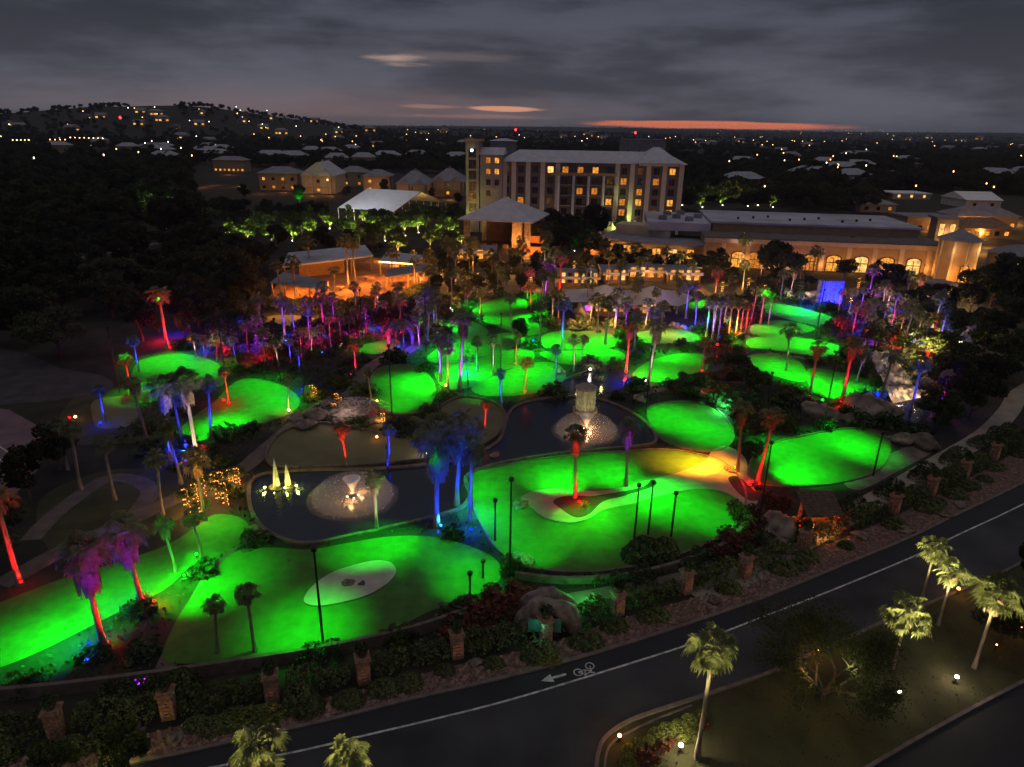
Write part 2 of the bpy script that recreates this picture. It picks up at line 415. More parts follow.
painted('bicycle_symbol', ring(0, -.42, .27)+ring(0, .42, .27)+[seg(0, -.42, .34, -.2), seg(.34, -.2, .06, .02), seg(.06, .02, 0, -.42), seg(.34, -.2, .36, .22), seg(.06, .02, .36, .22), seg(.40, .2, 0, .42), seg(.38, .14, .52, .34), seg(.34, -.28, .42, -.14)], Vector((bc.x, bc.y, 0)), ang+math.pi*.5+.25, 1.15)

# lawn and driveway on the near side of the road
CLAWN = [(596, 790), (597, 752), (606, 736), (625, 723), (687, 701), (768, 673), (830, 646), (890, 619), (960, 591), (1024, 561), (1120, 502), (1140, 640), (1024, 682), (943, 725), (868, 768), (800, 810)]
area([P(*p) for p in CLAWN], .008, 'lawn', lawn_m, False, False, world_pts=True)
area([P(*p) for p in [(872, 770), (944, 727), (1024, 684), (1140, 640), (1160, 800), (900, 830)]], .010, 'driveway', asph2_m, True, False, world_pts=True)
ribbon([(800, 810), (868, 768), (943, 725), (1024, 682), (1140, 625)], .2, 0, .14, 'kerb', kerb_m)

# left side: paved yards and paths
area([P(*p) for p in [(-60, 400), (10, 410), (45, 430), (38, 470), (10, 500), (-60, 530)]], .010, 'paved_yard', pmat('rose_paving', (.17, .11, .125), .9, .2, .5, detail=8), True, False, world_pts=True)
for a in ([(-10, 440), (27, 465)], [(-10, 452), (22, 476)]): ribbon(a, .14, .01, .018, 'court_line', paint_m)
area([(-40, 350), (20, 352), (60, 368), (100, 375), (112, 388), (60, 400), (10, 404), (-40, 405)], .011, 'plaza', plaza_m, True)
area([(95, 400), (130, 397), (140, 410), (130, 425), (100, 428), (92, 415)], .012, 'lawn', turf2_m)
ribbon([(52, 262), (85, 257), (120, 250), (160, 243), (210, 238)], 3, 0, .014, 'path', cart_m, block=True)
ribbon([(-20, 182), (30, 196), (70, 199)], 5, 0, .014, 'path', cart_m)
ribbon([(30, 540), (60, 510), (110, 478), (150, 490), (120, 530), (90, 560)], 1.6, 0, .016, 'path', cart_m)
ribbon([(0, 585), (60, 552), (130, 520), (190, 492), (240, 470), (262, 452), (300, 420), (330, 400), (352, 392), (362, 375), (380, 360), (410, 350), (430, 335)], 1.9, 0, .013, 'path', cart_m, block=True)
ribbon([(165, 668), (190, 615), (212, 575), (238, 538), (262, 525)], 1.2, 0, .015, 'path', cart_m)
area([(82, 395), (180, 415), (150, 440), (60, 440)], .009, 'lawn', lawn_m, False)
area([(40, 500), (110, 470), (180, 475), (200, 500), (140, 540), (60, 560)], .007, 'lawn', lawn_m, False)
area([(258, 320), (280, 315), (310, 317), (318, 323), (290, 328), (262, 328)], .013, 'lawn', turf2_m)
area([(905, 335), (950, 318), (1024, 322), (1080, 330), (1080, 390), (1000, 380), (940, 365)], .013, 'lawn', lawn_m, False)
area([(985, 283), (1010, 280), (1060, 278), (1080, 296), (1020, 300), (990, 296)], .014, 'plaza', path_m, True)
ribbon([(700, 600), (770, 560), (840, 520), (890, 492), (940, 462), (985, 435), (1008, 412), (1022, 392), (1060, 372)], 2.2, 0, .016, 'path', path_m, block=True)
ribbon([(540, 604), (610, 592), (680, 578), (720, 560), (745, 530), (750, 505)], 1.3, 0, .014, 'path', cart_m, block=True)
area([(845, 478), (888, 455), (925, 440), (935, 450), (900, 470), (860, 490)], .017, 'plaza', pmat('stone_terrace', (.15, .12, .10), .9, .3, .8), True)

# ponds
PONDA = [(249, 490), (254, 480), (268, 474), (300, 471), (350, 470), (400, 468), (440, 464), (470, 458), (486, 450), (500, 440), (505, 425), (512, 410), (530, 402), (565, 397), (600, 400), (632, 413), (652, 430), (656, 441), (645, 446), (600, 450), (560, 454), (520, 460), (485, 468), (466, 478), (470, 495), (462, 508), (440, 516), (400, 526), (350, 537), (312, 544), (285, 541), (262, 528), (251, 510)]
_, pw = area(PONDA, None, 'pond', water_m)
ribbon([tuple(p) for p in pw[::6]], .35, 0, .22, 'pond_edge', rim_m, closed=True, world_pts=True)
PUTT = [(276, 467), (268, 450), (285, 432), (320, 424), (360, 430), (400, 436), (428, 426), (440, 408), (462, 398), (490, 402), (505, 414), (500, 432), (482, 446), (450, 455), (400, 463), (340, 467)]
_, qw = area(PUTT, None, 'putting_green', turf2_m)
ribbon([tuple(p) for p in qw[::6]], .22, 0, .30, 'kerb', rim_m, closed=True, world_pts=True)
area([(556, 386), (575, 376), (600, 368), (622, 372), (628, 382), (610, 392), (580, 396)], None, 'pond', water_m)
area([(700, 360), (740, 352), (770, 352), (745, 358), (715, 372)], None, 'pond', water_m)
area([(888, 395), (905, 390), (925, 395), (930, 415), (905, 425), (885, 412)], None, 'pond', water_m)
area([(808, 292), (845, 294), (850, 303), (812, 303)], None, 'pond', water_m)

GREENS = [
 [(-40, 618), (0, 603), (60, 580), (120, 562), (168, 545), (195, 528), (215, 515), (240, 518), (250, 530), (238, 545), (215, 558), (190, 568), (165, 590), (120, 612), (80, 632), (40, 652), (0, 668), (-40, 678)],
 [(164, 660), (172, 630), (190, 600), (212, 574), (236, 552), (270, 548), (310, 550), (350, 543), (390, 537), (430, 537), (465, 545), (492, 557), (501, 570), (495, 585), (465, 600), (430, 612), (400, 626), (350, 642), (300, 655), (250, 660), (200, 664)],
 [(472, 474), (492, 468), (520, 463), (560, 457), (620, 452), (665, 450), (700, 455), (722, 462), (740, 480), (746, 500), (738, 522), (715, 540), (680, 555), (630, 568), (580, 573), (530, 568), (500, 552), (484, 530), (474, 505)],
 [(648, 410), (665, 403), (690, 402), (715, 409), (730, 425), (733, 440), (720, 451), (695, 451), (668, 444), (652, 428)],
 [(748, 476), (755, 455), (775, 443), (805, 436), (840, 430), (870, 430), (888, 440), (888, 458), (872, 474), (840, 483), (800, 487), (765, 486)],
 [(371, 380), (380, 369), (402, 365), (422, 371), (433, 383), (434, 398), (424, 411), (404, 415), (384, 411), (373, 399)],
 [(135, 366), (150, 358), (180, 354), (210, 360), (226, 372), (222, 386), (195, 390), (165, 400), (135, 403), (128, 394)],
 [(228, 388), (245, 379), (270, 382), (290, 390), (300, 402), (290, 414), (262, 424), (228, 432), (200, 442), (180, 444), (176, 434), (195, 416), (215, 402)],
 [(472, 312), (488, 302), (510, 297), (525, 300), (532, 318), (548, 330), (525, 336), (500, 328), (480, 320)],
 [(444, 328), (460, 320), (480, 325), (488, 334), (470, 345), (450, 338)],
 [(427, 358), (445, 346), (480, 338), (512, 333), (525, 340), (510, 349), (475, 358), (440, 364)],
 [(436, 370), (470, 361), (505, 352), (532, 352), (530, 364), (500, 372), (470, 388), (444, 388)],
 [(472, 388), (500, 374), (530, 364), (556, 364), (566, 378), (550, 390), (520, 396), (484, 396)],
 [(540, 338), (562, 331), (595, 332), (618, 337), (622, 345), (600, 349), (570, 350), (545, 348)],
 [(540, 353), (575, 351), (612, 350), (626, 357), (615, 364), (585, 366), (556, 363)],
 [(632, 378), (645, 364), (665, 357), (690, 353), (706, 357), (707, 370), (690, 379), (660, 383)],
 [(636, 334), (665, 329), (693, 333), (698, 341), (672, 344), (640, 343)],
 [(766, 304), (790, 306), (815, 312), (834, 319), (830, 328), (805, 324), (780, 318), (766, 313)],
 [(752, 326), (775, 321), (800, 324), (815, 330), (790, 336), (755, 336)],
 [(748, 340), (775, 336), (810, 340), (838, 346), (842, 356), (815, 357), (775, 351), (750, 348)],
 [(746, 358), (765, 354), (795, 360), (806, 372), (805, 382), (785, 380), (758, 370)],
 [(808, 370), (838, 372), (866, 380), (874, 390), (862, 398), (835, 400), (812, 392)],
 [(690, 303), (708, 301), (712, 308), (692, 310)],
 [(352, 350), (375, 343), (398, 340), (398, 350), (375, 355)],
]
for gpx in GREENS: area(gpx, None, 'putting_green', turf_m)
# raised mulch banks / kerbs round some greens
for i in (2, 4, 5, 3): 
    w = smooth([P(*p) for p in GREENS[i]]); ribbon([tuple(p) for p in w[::6]], .2, 0, .16, 'kerb', rim_m, closed=True, world_pts=True)
for a in ([(436, 367), (470, 358), (512, 350), (535, 350)], [(440, 325), (470, 345), (520, 338)], [(745, 352), (775, 354), (815, 360), (845, 362)], [(560, 383), (600, 366), (625, 362)], [(640, 395), (700, 382), (760, 384)]):
    ribbon(a, 1.0, 0, .02, 'path', cart_m)
# sand bunker and sandy path
_, bw = area([(304, 602), (312, 588), (330, 575), (352, 567), (375, 562), (391, 564), (396, 573), (388, 584), (368, 596), (340, 604), (316, 607)], None, 'bunker', sand_m)
ribbon([tuple(p) for p in bw[::6]], .12, 0, .10, 'kerb', rim_m, closed=True, world_pts=True)
area([(521, 499), (535, 492), (555, 490), (580, 492), (610, 491), (645, 482), (680, 473), (704, 463), (712, 452), (726, 447), (744, 458), (750, 480), (758, 502), (746, 508), (728, 495), (700, 490), (665, 496), (632, 505), (604, 511), (588, 520), (568, 524), (545, 519), (530, 508)], None, 'path', path_m, sm=True)
area([(553, 503), (562, 498), (580, 497), (595, 497), (640, 489), (652, 481), (655, 487), (625, 497), (603, 503), (590, 515), (576, 519), (562, 511)], None, 'planting_bed', ground_m, True)
area([(728, 480), (738, 478), (752, 490), (762, 500), (750, 502), (738, 494)], None, 'planting_bed', ground_m, False)

# ================================================================== vegetation meshes
def frond_mesh(name, nf, L, seed, e_hi=80, e_lo=-30, mat=None):
    g = random.Random(seed); V = []; Fc = []; Z = Vector((0, 0, 1))
    for i in range(nf):
        t = (i+.5)/nf; e = R(e_hi+(e_lo-e_hi)*t**.9+g.uniform(-14, 14)); a = i*2.39996+g.uniform(-.35, .35)
        h = Vector((math.cos(a), math.sin(a), 0)); s = Vector((-math.sin(a), math.cos(a), 0))
        d = h*math.cos(e)+Z*math.sin(e); pl = L*g.uniform(.40, .78)
        p0 = d*pl*.5; p1 = d*pl-Z*.10*pl; w = .025
        for q0, q1 in ((Vector(), p0), (p0, p1)):
            o = len(V); V += [q0-s*w, q0+s*w, q1+s*w, q1-s*w]; Fc.append((o, o+1, o+2, o+3))
        fl = L*g.uniform(.42, .66); nb = 11; dd0 = (d-Z*g.uniform(.25, .8)).normalized(); tw = g.uniform(-.7, .7)
        nrm = dd0.cross(s).normalized(); ss = (s*math.cos(tw)+nrm*math.sin(tw)).normalized()
        for k in range(nb):
            b = (k-(nb-1)/2)/((nb-1)/2)*R(100); dd = (dd0*math.cos(b)+ss*math.sin(b)).normalized(); sd = dd.cross(nrm)
            sd = sd.normalized() if sd.length > .01 else s
            ln = fl*(1-.30*abs(b)/1.75)*g.uniform(.85, 1.1); wd = .055*L
            m1 = p1+dd*ln*.5-Z*.04*ln; m2 = p1+dd*ln*.86-Z*.42*ln*g.uniform(.5, 1.3)
            o = len(V); V += [p1, m1+sd*wd, m1-sd*wd, m2]; Fc += [(o, o+1, o+3, o+2)]
    me = bpy.data.meshes.new(name); me.from_pydata([tuple(v) for v in V], [], Fc); me.materials.append(mat or frond_m); me.update(); return me
def skirt_mesh(name, n, L, r, seed):
    g = random.Random(seed); V = []; Fc = []
    for i in range(n):
        a = g.uniform(0, 6.283); z = -g.uniform(0, L*.65); h = Vector((math.cos(a), math.sin(a), 0)); s = Vector((-math.sin(a), math.cos(a), 0))
        b = h*.12+Vector((0, 0, z)); o1 = b+h*r*g.uniform(.5, 1)+Vector((0, 0, -.18)); o2 = o1+h*g.uniform(-.12, .12)*r+Vector((0, 0, -L*g.uniform(.25, .5))); w = g.uniform(.05, .13)
        o = len(V); V += [b-s*w*.4, b+s*w*.4, o1+s*w, o1-s*w, o2+s*w*.5, o2-s*w*.5]; Fc += [(o, o+1, o+2, o+3), (o+3, o+2, o+4, o+5)]
    me = bpy.data.meshes.new(name); me.from_pydata([tuple(v) for v in V], [], Fc); me.materials.append(skirt_m); me.update(); return me
def trunk_mesh(name, r, bend, seed):
    g = random.Random(seed); n = 40; pts = []; rad = []
    for i in range(n+1):
        t = i/n; pts.append((bend*math.sin(t*math.pi/2)**2, 0, t)); rad.append(r*(1.45-.75*min(1, t*6)/1.5 if t < .17 else .93-.25*t)*(1+.05*(i % 2)))
    m = MB(); vs = []; K = 10
    for p, q in zip(pts, rad):
        for k in range(K): vs.append((p[0]+q*math.cos(k*2*math.pi/K), p[1]+q*math.sin(k*2*math.pi/K), p[2]))
    m.add(vs, [(i*K+k, i*K+(k+1) % K, (i+1)*K+(k+1) % K, (i+1)*K+k) for i in range(n) for k in range(K)])
    me = bpy.data.meshes.new(name); me.from_pydata(m.v, [], m.f); me.materials.append(trunk_m); me.polygons.foreach_set('use_smooth', [True]*len(me.polygons)); me.update(); return me
CROWNS = [frond_mesh('crown', 30, 1.9, 1), frond_mesh('crown', 26, 1.9, 2, 78, -40), frond_mesh('crown', 34, 1.9, 3, 82, -20), frond_mesh('crown', 28, 2.0, 4, 75, -30)]
SKIRTS = [skirt_mesh('skirt', 110, 1.1, .32, 1), skirt_mesh('skirt', 200, 2.0, .42, 2)]
TRUNKS = [trunk_mesh('trunk', .21, .0, 1), trunk_mesh('trunk', .19, .45, 2), trunk_mesh('trunk', .20, -.45, 3)]
PALMS = []
def bulbs_mesh(name, h, n, r, mat, s=.045, turns=9):
    m = MB()
    for i in range(n):
        t = i/n; a = turns*2*math.pi*t+random.uniform(-.3, .3); x, y, z = r*math.cos(a), r*math.sin(a), h*t
        m.add([(x-s, y, z), (x, y-s, z), (x+s, y, z), (x, y+s, z), (x, y, z+s*1.4), (x, y, z-s*1.4)], [(0,1,4),(1,2,4),(2,3,4),(3,0,4),(1,0,5),(2,1,5),(3,2,5),(0,3,5)])
    me = bpy.data.meshes.new(name); me.from_pydata(m.v, [], m.f); me.materials.append(mat); me.update(); return me
KT = 1.0
PWC = dict(r=5000, b=5600, m=5600, w=2000, p=5500, o=1800, g=1600, c=3000, y=2200, l=1500)
def palm(bx, by, ty, cols='', sk=0, cs=1.0, extra='', tv=None, pw=1.0):
    """fan palm with its foot at pixel (bx, by); crown heart reaching pixel row ty"""
    b = P(bx, by); h = max(1.6, height_to(b, ty)*.93)
    rt = thing('fan_palm', None, 'palm tree', b, random.uniform(0, 6.28), 'fan palms of the garden')
    v = random.randrange(3) if tv is None else tv; bend = (0, .45, -.45)[v]
    sc = max(.55, min(1.15, h/7.5))
    tf = .70 if (by > 590 and bx > 600) else 1.0
    link('trunk', TRUNKS[v], rt, scale=(sc*tf, sc*tf, h))
    kc = sc*cs*random.uniform(.68, .86)*(1.45 if by < 278 else 1.15 if by < 400 else 1)
    link('crown', random.choice(CROWNS), rt, (bend*sc, 0, h), (kc, kc, kc*random.uniform(.85, 1.05)), (random.uniform(-.12, .12), random.uniform(-.12, .12), random.uniform(0, 6)))
    link('skirt', SKIRTS[sk], rt, (bend*sc, 0, h-.05), (sc*cs,)*3)
    size = 'tall' if h > 7.5 else ('mid-height' if h > 4.2 else 'short')
    cn = ' and '.join(NAMEC[c] for c in cols if c in NAMEC)
    sh = ' shaggy-skirted' if sk else ''
    autolabel(rt, f'{size}{sh} fan palm ' + (f'lit {cn}' if cn else 'left unlit'), bx, by)
    toc = Vector((-b.x, -b.y, 0)).normalized(); sd = Vector((toc.y, -toc.x, 0))
    if 's' in extra:
        t = link('string_lights', bulbs_mesh('string_lights', h*.85, 90, .26*sc, emat('warm_bulb', (1, .45, .12), 14)), rt)
    n = len([c for c in cols])
    for i, c in enumerate(cols):
        off = 0 if n == 1 else (-1.1 if i == 0 else 1.1)
        p = b+toc*((1.6 if by < 480 else 1.3) if n == 1 else .9)+sd*off+Vector((0, 0, .12))
        spot(p, b+Vector((0, 0, h*.8))-toc*.15, COL[c], PWC[c]*KT*pw*(h/6)**1.4*(1.6 if by < 480 else .8), 60, .9, .08)
    if sk and cols and by > 400: spot(b+toc*6-sd*1.5+Vector((0, 0, .15)), b+Vector((0, 0, h*1.06)), COL['p' if ('b' in cols and 'r' in cols) else cols[0]], 9000*(h/7)**1.5, 34, 1, .1)
    PALMS.append((b, h)); return rt

# broadleaf trees: trunk with limbs + clumpy leaf crown
def tree_meshes(i, n, rx, rz, hc, leaf, mat, ncl=16):
    g = random.Random(i); m = MB(); m.tube([(0,0,0),(.05,.03,hc*.5),(0,0,hc)], [.26,.2,.14], 7)
    for k in range(6):
        a = k*1.05+g.uniform(-.3,.3); r = rx*.6; z0 = hc*g.uniform(.45,.8)
        m.tube([(0,0,z0),(r*.5*math.cos(a), r*.5*math.sin(a), z0+rz*.4),(r*math.cos(a), r*math.sin(a), z0+rz*.8)], [.12,.08,.04], 5)
    t = bpy.data.meshes.new('trunk'); t.from_pydata(m.v, [], m.f); t.materials.append(bark_m)
    c = quads_mesh('crown', leafset(clumpy(n, rx, rx, rz, hc+rz*.55, ncl, .40, -.6, i), leaf), len(clumpy(n, rx, rx, rz, 0, ncl, .40, -.6, i)), mat)
    return t, c
TREES = [tree_meshes(1, 2600, 3.6, 2.9, 3.4, .55, leaf_m), tree_meshes(2, 2600, 3.0, 3.3, 3.6, .55, leaf_m, 14), tree_meshes(3, 2600, 4.3, 2.8, 3.2, .6, leaf_m, 18), tree_meshes(4, 2200, 2.4, 2.5, 2.6, .42, leafb_m, 12)]
def tree(p, sc, v, label=None, group=None, name='broadleaf_tree', cat='tree', px=None):
    rt = thing(name, label, cat, p, random.uniform(0, 6.28), group)
    rt.scale = (sc*random.uniform(.9, 1.1), sc*random.uniform(.9, 1.1), sc*random.uniform(.85, 1.15))
    link('trunk', TREES[v][0], rt); link('crown', TREES[v][1], rt); return rt
def shrub_mesh(seed, n, leaf, mat, ball=False):
    g = np.random.default_rng(seed); q = g.normal(size=(n, 3)); q /= np.linalg.norm(q, axis=1)[:, None]; q[:, 2] = abs(q[:, 2])
    if ball: q *= g.uniform(.9, 1.03, n)[:, None]; q[:, 2] *= .85
    else: q *= (g.uniform(.5, 1.1, n)*(1+.25*np.sin(3*np.arctan2(q[:,1], q[:,0])+seed)))[:, None]; q[:, 2] *= .8
    return quads_mesh('shrub', leafset(q, leaf), n, mat)
SHRUBS = [shrub_mesh(1, 420, .30, shrub_m), shrub_mesh(2, 420, .32, shrub_m), shrub_mesh(3, 420, .26, leafb_m)]
BALL = shrub_mesh(5, 900, .15, ball_m, True); BALLD = shrub_mesh(6, 700, .2, hedge_m, True); REDS = shrub_mesh(8, 700, .22, redleaf_m)
AGAVE = None
def agave_mesh():
    m = MB()
    for k in range(34):
        a = k*2.4; e = R(85-2.1*k); d = Vector((math.cos(a)*math.cos(e), math.sin(a)*math.cos(e), math.sin(e))); s = Vector((-math.sin(a), math.cos(a), 0)); w = .07
        m.add([s*-w, s*w, d*.6+s*w*.9, d*.6-s*w*.9, d*1.1], [(0,1,2,3),(3,2,4)])
    me = bpy.data.meshes.new('agave'); me.from_pydata(m.v, [], m.f); me.materials.append(frond_m); me.update(); return me
AGAVE = agave_mesh()
def rock_mesh(seed):
    bm = bmesh.new(); bmesh.ops.create_icosphere(bm, subdivisions=3, radius=1)
    for v in bm.verts:
        n = noise.noise(v.co*1.1+Vector((seed*7, 0, 0)))*.55+noise.noise(v.co*2.6+Vector((0, seed*5, 0)))*.28+abs(noise.noise(v.co*5+Vector((3, seed*5, 0))))*.14
        v.co *= 1+n; v.co.z *= .72
    me = bpy.data.meshes.new('boulder'); bm.to_mesh(me); bm.free(); me.materials.append(rock_m); me.polygons.foreach_set('use_smooth', [True]*len(me.polygons)); return me
ROCKS = [rock_mesh(i) for i in range(4)]
# ================================================================== palms (foot x, foot y, crown row, light colours, skirt)
PL = [
 (168,350,290,'r',0),(132,395,356,'r',0),(139,372,338,'b',0),(105,422,386,'b',0),(196,357,336,'w',0),(205,357,338,'b',0),(217,361,340,'r',0),(236,363,338,'b',0),
 (229,404,368,'r',0),(172,466,378,'b',1),(198,464,372,'w',1),(212,440,378,'b',0),(184,450,392,'b',0),(190,330,300,'r',0),(248,355,322,'m',0),
 (266,368,330,'r',0),(279,366,342,'w',0),(291,363,340,'b',0),(302,358,330,'r',0),(312,357,330,'w',0),(322,351,326,'b',0),(331,348,316,'m',0),(341,345,314,'w',0),(350,341,318,'b',0),(359,339,308,'m',0),(365,325,306,'p',0),(257,345,318,'p',0),
 (289,411,378,'',0),(356,376,344,'rm',0),(347,467,424,'r',1),(371,401,368,'o',0),(390,464,426,'b',0),(300,372,348,'b',0),
 (397,356,322,'rb',1),(404,354,320,'bp',1),(440,382,332,'bp',1),(448,388,345,'o',0),(460,390,312,'p',1),(468,386,352,'b',0),(477,373,338,'',0),(493,375,339,'w',0),(502,411,370,'b',0),(485,435,402,'r',0),
 (437,527,424,'b',1,1.5),(457,505,418,'bb',1,1.5),(470,520,440,'b',0),(377,530,474,'w',1),(452,311,268,'w',0),
 (420+0,352,318,'p',0),(428,345,305,'m',0),
 (516,366,332,'r',0),(525,394,360,'r',0),(540,345,300,'',0),(531,311,283,'r',0),(556,380,346,'b',0),(574,371,338,'w',0),(581,367,337,'r',0),(552,321,292,'w',0),(558,324,292,'r',0),(562,348,300,'b',0),
 (480,322,290,'o',0),(511,331,296,'',0),(437,334,296,'w',0),(497,296,266,'w',0),(466,312,286,'',0),(504,300,276,'',0),
 (626,373,322,'r',1),(634,352,312,'b',0),(649,380,322,'w',1),(605,345,300,'',0),(615,330,290,'b',0),(597,333,296,'',0),(660,340,304,'',0),(645,330,300,'b',0),(590,325,300,'w',0),(655,322,290,'',0),
 (702,373,340,'r',0),(575,499,430,'r',1),(626,487,420,'p',1),(737,472,404,'',1),(758,482,410,'rr',0),(786,371,326,'w',0),(810,393,342,'r',1),(843,397,340,'r',1),(856,384,350,'b',1),(878,408,350,'b',0),(911,410,360,'b',0),
 (706,338,300,'b',0),(712,340,298,'w',0),(718,340,300,'b',0),(728,338,300,'r',0),(735,338,302,'w',0),(740,336,300,'r',0),(745,334,304,'r',0),(760,325,290,'r',0),(768,326,296,'b',0),(752,318,290,'m',0),(724,322,290,'',0),(695,325,292,'b',0),
 (838,312,290,'r',0),(848,318,290,'w',0),(860,315,288,'b',0),(852,335,305,'r',0),(868,330,300,'b',0),(880,338,305,'p',0),(893,322,294,'b',0),(905,330,300,'r',0),(897,345,312,'r',0),(917,345,315,'w',0),(885,318,290,'w',0),(875,352,322,'b',0),(940,410,372,'rb',0),(928,345,318,'b',0),
 (104,648,545,'rb',1,1.35),(143,608,522,'rb',1,1.3),(20,585,492,'r',0),(218,653,600,'',0),(255,652,588,'',0),
 (176,572,518,'g',1),(203,560,512,'g',0),(68,470,420,'',0),(115,500,440,'',0),(205,520,452,'o',1),(163,515,455,'',0),
 (184,284,258,'w',0),(282,300,262,'w',0),(296,300,258,'w',0),(312,277,240,'w',0),(349,290,236,'w',0),(356,288,240,'',0),(335,300,268,'',0),
 (430,300,268,'',0),(415,290,258,'',0),(392,285,250,'o',0),(456,290,250,'',0),(470,280,250,'',0),(545,272,246,'w',0),(555,287,250,'w',0),(619,300,262,'',0),(640,290,258,'',0),
 (740,270,236,'w',0),(770,262,237,'',0),(822,264,239,'y',0),(848,266,240,'y',0),(876,268,241,'y',0),(904,270,243,'y',0),(742,290,262,'l',0),(800,280,258,'',0),(580,300,268,'',0),(545,300,262,'p',0),
 (527,300,268,'m',0),(780,300,272,'',0),(690,288,262,'w',0),(665,275,250,'w',0),
 (590,290,262,'w',0),(520,262,238,'',0),(360,255,230,'l',0),
]
for r_ in PL: palm(*r_)
gr_ = random.Random(21)
def palm_band(px, n, cols_, hmin, hmax, gap):
    w = [P(*p) for p in px]; pl = [(p.x, p.y) for p in w]; got = 0
    for _ in range(n*60):
        if got >= n: break
        x = gr_.uniform(min(p[0] for p in pl), max(p[0] for p in pl)); y = gr_.uniform(min(p[1] for p in pl), max(p[1] for p in pl))
        if not inside(x, y, pl) or blocked(x, y, .3) or any((x-q.x)**2+(y-q.y)**2 < gap*gap for q, _h in PALMS): continue
        s = Vector((x, y, 0)); u, v = proj(s); palm(u, v, proj(s+Vector((0, 0, gr_.uniform(hmin, hmax))))[1], gr_.choice(cols_), gr_.choice((0, 0, 1))); got += 1
palm_band([(235,335),(280,320),(440,308),(440,330),(350,352),(250,362)], 20, 'rbmbwrbp', 4.5, 7.5, 2.4)
palm_band([(425,300),(560,296),(720,300),(720,350),(640,352),(560,345),(430,352)], 16, ['b','r','','','w','p','b'], 5, 8.5, 3)
palm_band([(845,300),(930,305),(945,350),(900,365),(850,340)], 14, 'rbbwrbpb', 4.5, 7.5, 2.6)
palm_band([(425,262),(560,262),(560,292),(430,298)], 12, ['w','','o','o','','w'], 5, 8.5, 3.4)
palm_band([(600,268),(700,272),(840,278),(830,298),(720,296),(600,290)], 12, ['w','','o','y',''], 5, 8, 3.4)
palm_band([(90,440),(170,430),(200,470),(180,540),(60,560)], 3, ['',''], 5, 7.5, 4)
# bright foreground palms beyond the road, lit by ground spotlights
FG = [(697,758,640,'y',0,1.0),(922,598,545,'y',0,1.5),(938,625,566,'y',0,1.5),(893,668,608,'y',0,1.5),(974,668,586,'y',0,1.5),(228,800,745,'y',0,1.5),(345,830,748,'y',0,1.25),(262,806,735,'y',0,1.2)]
for bx, by, ty, c, s, k in FG[:5]: palm(bx, by, ty, '', 0, k, tv=0)
for px, py, h in ((262, 747, 6.2), (346, 752, 5.6)):
    pass
YW = (1, .86, .40)
def palm_at_crown(px, py, h, k):
    c = P(px, py, h); bxy = proj(Vector((c.x, c.y, 0))); palm(bxy[0], bxy[1], py, '', 0, k*.82, tv=0)
    b = Vector((c.x, c.y, 0)); spot(b+Vector((-3.2, -1.5, .2)), (b.x, b.y, h), YW, 8500, 50, 1, .1); spot(b+Vector((2.5, 3.2, .2)), (b.x, b.y, h), YW, 5000, 50, 1, .1)
palm_at_crown(258, 739, 6.4, 1.75); palm_at_crown(347, 750, 5.6, 1.5)

# ------------------------------------------------------------------ mid-size ground spotlights and lamps that show as points
def lamp(px, py, c, power, s=.10, h=.35, kind='garden_spotlight', light=True, dim=1.0, lab=None):
    b = P(px, py, 0); d = b.length/45; s = s*max(1, d**.75)
    rt = thing(kind, None, 'spotlight', b, random.uniform(0, 6), 'glowing garden spotlights')
    m = MB(); m.tube([(0,0,0),(0,0,h*.6)], .025, 6); m.lathe([(.06,h*.5),(.09,h*.62),(.09,h*.8)], 8); m.build('housing', metal_m, rt)
    q = MB(); q.lathe([(s*.4,h*.8),(s,h*.8+s*.5),(s*.9,h*.8+s*1.2),(s*.3,h*.8+s*1.7)], 10); q.build('bulb', emat('bulb_'+c, COL[c], (12 if c in 'wyol' else 3.5)*dim), rt, True)
    if light: point(b+Vector((0, 0, h+s*2+.35)), COL[c], power, s)
    autolabel(rt, f'small glowing {NAMEC[c]} ground spotlight', px, py); return rt
for px, py, c, p in [(90,647,'b',900),(108,646,'r',500),(136,607,'b',900),(155,605,'r',900),(185,579,'g',500),(197,558,'g',700),(22,586,'r',250),(172,462,'b',900),(186,464,'b',700),(204,455,'r',300),(101,426,'b',400),
  (303,392,'b',1400),(471,533,'b',1500),(470,514,'c',900),(427,456,'w',250),(441,529,'c',400),(627,385,'b',5200),(626,374,'r',1100),(525,394,'r',700),(702,373,'r',700),(579,505,'r',1100),(752,485,'r',350),(759,487,'r',300),(749,488,'r',300),
  (446,388,'o',500),(467,375,'b',1200),(556,379,'b',500),(645,383,'w',350),(289,413,'y',400),(936,409,'r',500),(942,412,'b',450),(837,414,'r',600),(229,406,'r',500),(132,394,'r',300),(170,350,'r',600),(266,368,'r',700),(224,403,'r',500),
  (717,347,'r',400),(590,372,'w',200),(840,404,'r',400),(822,403,'g',150),(720,400,'g',250),(735,471,'g',120),(966,386,'r',300),(516,366,'r',500),(533,343,'b',400),(463,329,'b',400),(377,440+0,'o',60),(369,409,'o',120),(377,404,'o',150),(384,418,'r',120),(70,421,'r',50),(76,420,'o',50),(960,345,'w',100)]:
    lamp(px, py, c, p*.3)
for px, py, c, p, s in [(680,752,'w',2600,.16),(898,698,'w',900,.12),(955,683,'w',2600,.15),(619,742,'o',800,.13),(957,594,'o',900,.12),(818,657,'o',500,.11),(1019,632,'o',700,.10),(995,650,'o',150,.06)]:
    lamp(px, py, c, p*.035, s*.85, .5, dim=3.5)
